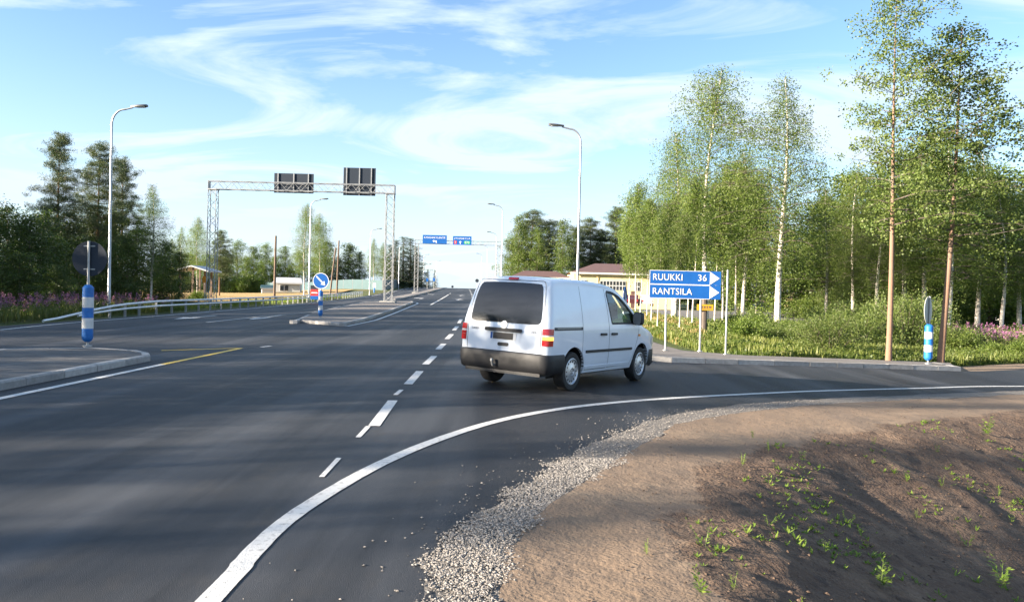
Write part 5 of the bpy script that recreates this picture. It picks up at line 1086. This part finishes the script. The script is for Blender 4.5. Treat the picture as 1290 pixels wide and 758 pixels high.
for i, (px_, py_, Y, k, s) in enumerate(((1210, 400, 70, 2, 1.6), (1100, 395, 75, 1, 1.8), (1020, 392, 75, 2, 1.6), (1060, 395, 72, 0, 1.6), (1150, 398, 72, 2, 1.7), (1285, 400, 74, 2, 1.4))): shrub(px_, py_, k, s, 'bush at the foot of the right-hand wood', 'bushes at the foot of the wood', 1.0, Y)
for i, (px_, py_, Y, k, s) in enumerate(((250, 372, 66, 2, .7), (300, 365, 120, 2, 1.6), (312, 362, 122, 2, 2.0), (322, 362, 124, 2, 1.8))): shrub(px_, py_, k, s, 'round green bush at the edge of the dry field' if i else 'small bright bush near the gantry leg', 'bushes at the edge of the dry field' if i else None, 1.0, Y)
# fallen pale log
a = P(975, 423); b = P(1011, 427); lg = MB(); d = (b-a); lg.tube([Vector((0, 0, .22)) - d*.02, d*.35 + Vector((0, 0, .27)), d*.7 + Vector((0, 0, .24)), d*1.0 + Vector((0, 0, .12))], [.17, .20, .19, .15], 12); tag(lg.build('fallen_log', M['bark_birch'], None, 50, a), 'pale birch log lying in the grass by the white birch', 'log')

# ------------------------------------------------------------------ grass and ground cover
def blades(name, poly_fn, n, bbox, h, w, matn, seed, lift=0.0, lean=.35, clump=.35, label=None, cat='grass', broad=0):
    rg = np.random.default_rng(seed); X = rg.uniform(bbox[0], bbox[2], n*2); Y = rg.uniform(bbox[1], bbox[3], n*2); m = poly_fn(X, Y); X, Y = X[m][:n], Y[m][:n]; N = len(X)
    cl = np.array([noise.noise((x*clump, y*clump, seed)) for x, y in zip(X, Y)]); hh = h*(.55 + .9*rg.random(N))*(1 + .8*cl); ww = w*rg.uniform(.7, 1.4, N)
    Z = GA(X, Y) - .05 + lift; base = np.stack([X, Y, Z], 1); az = rg.uniform(0, 6.28, N); ld = np.stack([np.cos(az), np.sin(az), np.zeros(N)], 1)*(rg.uniform(0, lean, N)*hh)[:, None]
    side = np.stack([-np.sin(az + rg.normal(0, .6, N)), np.cos(az), np.zeros(N)], 1)*ww[:, None]/2; mid = base + ld*.35 + np.array([0, 0, 1])*(hh*.55)[:, None]; tip = base + ld + np.array([0, 0, 1])*hh[:, None]
    V = np.stack([base, mid + side, tip, mid - side], 1).reshape(-1, 3)
    me = bpy.data.meshes.new(name); me.vertices.add(4*N); me.vertices.foreach_set('co', V.astype(np.float32).ravel()); me.loops.add(4*N); me.loops.foreach_set('vertex_index', np.arange(4*N, dtype=np.int32)); me.polygons.add(N); me.polygons.foreach_set('loop_start', np.arange(0, 4*N, 4, dtype=np.int32))
    try: me.polygons.foreach_set('loop_total', np.full(N, 4, dtype=np.int32))
    except Exception: pass
    me.update(); a = me.attributes.new('rnd', 'FLOAT', 'POINT'); a.data.foreach_set('value', np.repeat(np.clip(.5 + cl*.8 + rg.normal(0, .2, N), 0, 1), 4).astype(np.float32))
    o = link(name, me, M[matn]); tag(o, label, cat, None, 'stuff'); return o
kx = np.array([p_[0] for p_ in [(2.0, 30)] + back + [(30, 27.5)]]); 
pavpoly = kl + pav[::-1]
def verge(X, Y):
    yb = np.interp(X, [2, 5, 6] + [b_[0] for b_ in back[1:]] + [16, 30], [60, 60, 24] + [b_[1] for b_ in back[1:]] + [26.6, 33]); return (Y > yb + .05) & (Y < 62) & (X - road_c(Y) > 4.7) & (X < 7 + .8*Y)
dryp = lambda X, Y: verge(X, Y) & (X < .30*Y - .3)
def nearw(f): return lambda X, Y: f(X, Y)
blades('verge_grass', lambda X, Y: verge(X, Y) & (Y < 40), 70000, (4.5, 22, 40, 40), .26, .035, 'grass', 3, label='rough green grass behind the right-hand pavement')
blades('verge_grass', lambda X, Y: verge(X, Y) & (Y >= 38), 42000, (4.5, 38, 55, 62), .22, .06, 'grass', 4, label='tall green grass before the car park and wood')
blades('dry_grass', lambda X, Y: verge(X, Y) & (X > .165*Y) & (X < .245*Y) & (Y > 28), 16000, (4.5, 28, 16, 60), .26, .045, 'dry_grass', 5, label='tawny dry grass under the young birches')
blades('field_grass', lambda X, Y: (X - road_c(Y) < -18.6) & (X - road_c(Y) > -21.5), 16000, (-30, 42, -17, 110), .25, .05, 'grass', 6, label='green grass between guard rail and dry field')
blades('roadside_grass', lambda X, Y: (X - road_c(Y) < -18.2), 30000, (-34, 18, -17, 46), .4, .045, 'fire_leaf', 7, label='dark rough grass below the left trees')
def leaf_cover(name, inside, n, bbox, h, size, matn, seed, label):
    rg = np.random.default_rng(seed); X = rg.uniform(bbox[0], bbox[2], n*3); Y = rg.uniform(bbox[1], bbox[3], n*3); cl = np.array([noise.noise((x*.8, y*.8, seed)) + .6*noise.noise((x*2.4, y*2.4, seed)) for x, y in zip(X, Y)]); m = inside(X, Y) & (cl > -.25 + .3*rg.random(len(X))); X, Y, cl = X[m][:n], Y[m][:n], cl[m][:n]; N = len(X)
    Pt = np.stack([X, Y, GA(X, Y) - .04 + rg.random(N)**.7*h*(.5 + .9*np.clip(cl + .4, 0, 1))], 1); A, B = leaf_axes(rg, N, size[0], size[1], -.2, None, 1.2); tag(link(name, leaf_mesh(name, Pt, A, B, np.clip(.5 + .5*cl + rg.normal(0, .2, N), 0, 1)), M[matn]), label, 'plants', None, 'stuff')
leaf_cover('verge_weeds', lambda X, Y: verge(X, Y) & (Y < 36), 60000, (4.5, 22, 34, 36), .32, (.09, .05), 'leaf_mid', 31, 'leafy weeds mixed into the grass behind the pavement')
leaf_cover('verge_weeds', lambda X, Y: verge(X, Y) & (Y >= 35), 30000, (4.5, 35, 50, 60), .4, (.15, .085), 'leaf_willow', 32, 'leafy weeds under the birches before the wood')
def fireweed(name, inside, n, bbox, seed, label, h=1.0):
    rg = np.random.default_rng(seed); X = rg.uniform(bbox[0], bbox[2], n*3); Y = rg.uniform(bbox[1], bbox[3], n*3); m = inside(X, Y); X, Y = X[m][:n], Y[m][:n]; N = len(X); Z = GA(X, Y) - .05; hh = h*rg.uniform(.7, 1.2, N)
    k = 26; idx = np.repeat(np.arange(N), k); t = rg.uniform(.1, .72, N*k); sp = .12*(1-t); Pt = np.stack([X[idx] + rg.normal(0, 1, N*k)*sp, Y[idx] + rg.normal(0, 1, N*k)*sp, Z[idx] + t*hh[idx]], 1); A, B = leaf_axes(rg, N*k, .14, .03, .1); o = link(name, leaf_mesh(name, Pt, A, B, rg.random(N*k)), M['fire_leaf']); tag(o, label, 'flowers', None, 'stuff')
    k = 22; idx = np.repeat(np.arange(N), k); t = rg.uniform(.66, 1.0, N*k); sp = .06*(1.15-t)*2; Pt = np.stack([X[idx] + rg.normal(0, 1, N*k)*sp, Y[idx] + rg.normal(0, 1, N*k)*sp, Z[idx] + t*hh[idx]], 1); A, B = leaf_axes(rg, N*k, .05, .045, 0); f = link('flower_spikes', leaf_mesh('flower_spikes', Pt, A, B, rg.random(N*k)), M['fire_flower'], o); f['kind'] = 'stuff'
fireweed('fireweed', lambda X, Y: (X - road_c(Y) < -18.3) & (X - road_c(Y) > -24), 420, (-26, 22, -17, 44), 8, 'pink fireweed growing in the shade beside the left carriageway', .95)
q = P(1226, 440); q2 = P(1290, 441); fireweed('fireweed', lambda X, Y: (np.sin(X*1.3)+np.sin(Y*1.7+X) > -.6), 150, (q.x - .3, q.y - 2.0, q2.x + 3, q.y + 2.5), 9, 'pink fireweed patch by the back lane', 1.05)

# ------------------------------------------------------------------ loose stones, clods and sprouts
def stones(name, fn, n, bbox, rmin, rmax, matn, seed, label, cat, z=.0, flat=.7, zf=None):
    rg = np.random.default_rng(seed); X = rg.uniform(bbox[0], bbox[2], n*4); Y = rg.uniform(bbox[1], bbox[3], n*4)
    m = fn(X, Y, rg); X, Y = X[m][:n], Y[m][:n]; N = len(X); r = rmin + (rmax-rmin)*rg.random(N)**2.2; Zb = GA(X, Y) + z
    if zf is not None: Zb = Zb + np.array([zf(x, y) for x, y in zip(X, Y)])
    base = np.array([(1, 0, 0), (.3, .95, .1), (-.8, .6, -.1), (-.75, -.65, .1), (.35, -.95, -.1), (0, 0, .8), (0.1, 0, -.7)], float); F = [(0, 1, 5), (1, 2, 5), (2, 3, 5), (3, 4, 5), (4, 0, 5), (1, 0, 6), (2, 1, 6), (3, 2, 6), (4, 3, 6), (0, 4, 6)]
    V = base[None] * r[:, None, None] * rg.uniform(.65, 1.3, (N, 7, 3)); an = rg.uniform(0, 6.28, N); c, s = np.cos(an)[:, None], np.sin(an)[:, None]; x, y = V[..., 0]*c - V[..., 1]*s, V[..., 0]*s + V[..., 1]*c; V = np.stack([x + X[:, None], y + Y[:, None], V[..., 2]*flat + (Zb + r*.35*flat)[:, None]], 2)
    fa = np.array(F)[None] + (np.arange(N)*7)[:, None, None]; me = bpy.data.meshes.new(name); me.from_pydata(V.reshape(-1, 3).tolist(), [], fa.reshape(-1, 3).tolist()); at_ = me.attributes.new('rnd', 'FLOAT', 'POINT'); at_.data.foreach_set('value', np.repeat(rg.random(N), 7).astype(np.float32)); o = link(name, me, M[matn]); tag(o, label, cat, None, 'stuff')
def rnd_mat(name, c1, c2, rough=.85):
    m = bpy.data.materials.new(name); m.use_nodes = True; nt = m.node_tree; b = nt.nodes['Principled BSDF']; a = nt.nodes.new('ShaderNodeAttribute'); a.attribute_name = 'rnd'; nt.links.new(nodes_mix(nt, a.outputs['Fac'], c1, c2), b.inputs['Base Color']); b.inputs['Roughness'].default_value = rough; b.inputs['Specular IOR Level'].default_value = .25; return m
M['stone'] = rnd_mat('gravel_stone', (.085, .08, .076), (.31, .285, .26)); M['clod'] = rnd_mat('soil_clod', (.05, .034, .025), (.125, .085, .06))
gp = [tuple(p_) for p_ in gravel_poly]; ap = asphalt
def grav_in(X, Y, rg): return inpoly(gp, X - .16*np.array([noise.noise((x*2.2, y*2.2, 1)) + .5*noise.noise((x*6, y*6, 1)) for x, y in zip(X, Y)]) + rg.normal(0, .035, len(X)), Y) & (rg.random(len(X)) < np.clip(1.35 - Y/14, .15, 1))
stones('gravel', grav_in, 28000, (-.6, 3.2, 1.2, 8), .003, .0125, 'stone', 1, 'pale crushed gravel along the asphalt edge', 'gravel', .004)
stones('gravel', grav_in, 11000, (-.2, 7.5, 8, 14), .005, .015, 'stone', 2, 'pale gravel strip round the corner of the side road', 'gravel', .004)
eX = np.array(edge)
def edge_near(X, Y, rg):
    d = np.full(X.shape, 9.0)
    for (x0, y0), (x1, y1) in zip(edge[:-1], edge[1:]):
        dx, dy = x1-x0, y1-y0; t = np.clip(((X-x0)*dx + (Y-y0)*dy)/(dx*dx+dy*dy), 0, 1); d = np.minimum(d, np.hypot(X-x0-t*dx, Y-y0-t*dy))
    return inpoly(ap, X, Y) & (rg.random(len(X)) < np.exp(-d/.2))
stones('loose_stones', edge_near, 2600, (-1.6, 3.2, 3, 12), .005, .014, 'stone', 3, 'loose stones scattered on the edge of the asphalt', 'gravel', .0)
soilp = [tuple(p_) for p_ in soil_poly]
stones('soil_clods', lambda X, Y, rg: inpoly(soilp, X, Y) & (rg.random(len(X)) < np.clip(6/Y, .1, 1)), 9000, (.9, 2.8, 12, 15), .004, .02, 'clod', 4, 'brown clods and pebbles on the bare soil bank', 'soil', .0, .8, zf=dsoil)
sandp = [(-.06, 2.6)] + sand_in + sho_near[::-1]
stones('sand_pebbles', lambda X, Y, rg: inpoly(sandp, X, Y), 900, (-.2, 2.8, 9, 16), .004, .012, 'clod', 5, 'small pebbles on the bare sand shoulder', 'gravel', .012, .7, zf=dsoil)
def sprouts(n, seed):
    rg = np.random.default_rng(seed); X = rg.uniform(1, 11, n*4); Y = rg.uniform(2.8, 15, n*4); cl = np.array([noise.noise((x*.9, y*.9, 2)) + .5*noise.noise((x*3, y*3, 6)) for x, y in zip(X, Y)]); m = inpoly(soilp, X, Y) & (cl > .12 + .25*rg.random(len(X))) ; X, Y = X[m][:n], Y[m][:n]; N = len(X); Z = GA(X, Y) + np.array([dsoil(x, y) for x, y in zip(X, Y)])
    k = 5; idx = np.repeat(np.arange(N), k); hgt = rg.uniform(.015, .05, N)[idx]; az = rg.uniform(0, 6.28, N*k); Ln = rg.uniform(.5, 1.1, N*k)*hgt; A = np.stack([np.cos(az)*Ln*.6, np.sin(az)*Ln*.6, Ln*.55], 1); Pt = np.stack([X[idx], Y[idx], Z[idx]], 1) + A; B = np.cross(A, [0, 0, 1.0]); B = unit(B)*(.004 + .08*hgt)[:, None]
    tag(link('soil_sprouts', leaf_mesh('soil_sprouts', Pt, A, B, rg.random(N*k)), M['weed']), 'tiny green sprouts dotted over the soil bank', 'sprouts', None, 'stuff')
sprouts(2600, 6)
def weed_mesh(seed, H, n):
    "a few leaning stems with pairs of small leaves"
    rg = np.random.default_rng(seed); Pt = []; A = []; B = []
    for st in range(max(3, n//7)):
        az = rg.uniform(0, 6.28); ln = rg.uniform(.15, .75); top = np.array([math.cos(az)*ln, math.sin(az)*ln, 1.0])*H*rg.uniform(.45, 1.0)
        Pt.append(top*.5); A.append(top*.5); B.append(np.array([-math.sin(az), math.cos(az), 0])*.0025)
        for t in np.linspace(.2, 1, 7):
            for sd in (-1, 1):
                a2 = az + sd*rg.uniform(.6, 1.7) + rg.normal(0, .4); L = H*rg.uniform(.12, .26)*(1.2 - .5*t); a = np.array([math.cos(a2), math.sin(a2), rg.uniform(-.1, .7)])*L*.5; Pt.append(top*t + a); A.append(a); b = np.cross(a, rg.normal(size=3)*.3 + np.array([0, 0, 1.0])); B.append(b/np.linalg.norm(b)*L*rg.uniform(.14, .24))
    return leaf_mesh('weed', np.array(Pt), np.array(A), np.array(B), rg.random(len(Pt)))
WM = [weed_mesh(1, .22, 26), weed_mesh(2, .16, 18), weed_mesh(3, .28, 40)]
for i, (px_, py_, k, s) in enumerate(((888, 690, 0, .8), (885, 752, 0, 1.0), (815, 700, 1, .65), (1245, 548, 2, 1.15), (935, 588, 1, 1.0), (1142, 607, 1, .8), (1187, 615, 1, .9), (968, 570, 1, .9), (1010, 585, 1, 1.0), (1070, 660, 0, .7), (1110, 738, 2, .8), (1262, 740, 2, 1.0), (968, 665, 0, .7), (1180, 570, 1, .8), (1258, 625, 1, .8), (1040, 700, 1, .7), (925, 740, 1, .7), (948, 552, 1, .8), (1100, 560, 1, .8), (1220, 690, 0, .8), (1275, 660, 1, .9), (1155, 655, 1, .7))):
    q = P(px_, py_); o = link('weed_plant', WM[k], M['weed'], None, (q.x, q.y, q.z + dsoil(q.x, q.y))); o.scale = (s, s, s); o.rotation_euler = (0, 0, i*1.3); tag(o, 'small green weed growing in the bare soil of the bank' if px_ != 815 else 'lone green weed growing out of the bare sand', 'weed', 'weeds on the soil bank' if px_ != 815 else None)
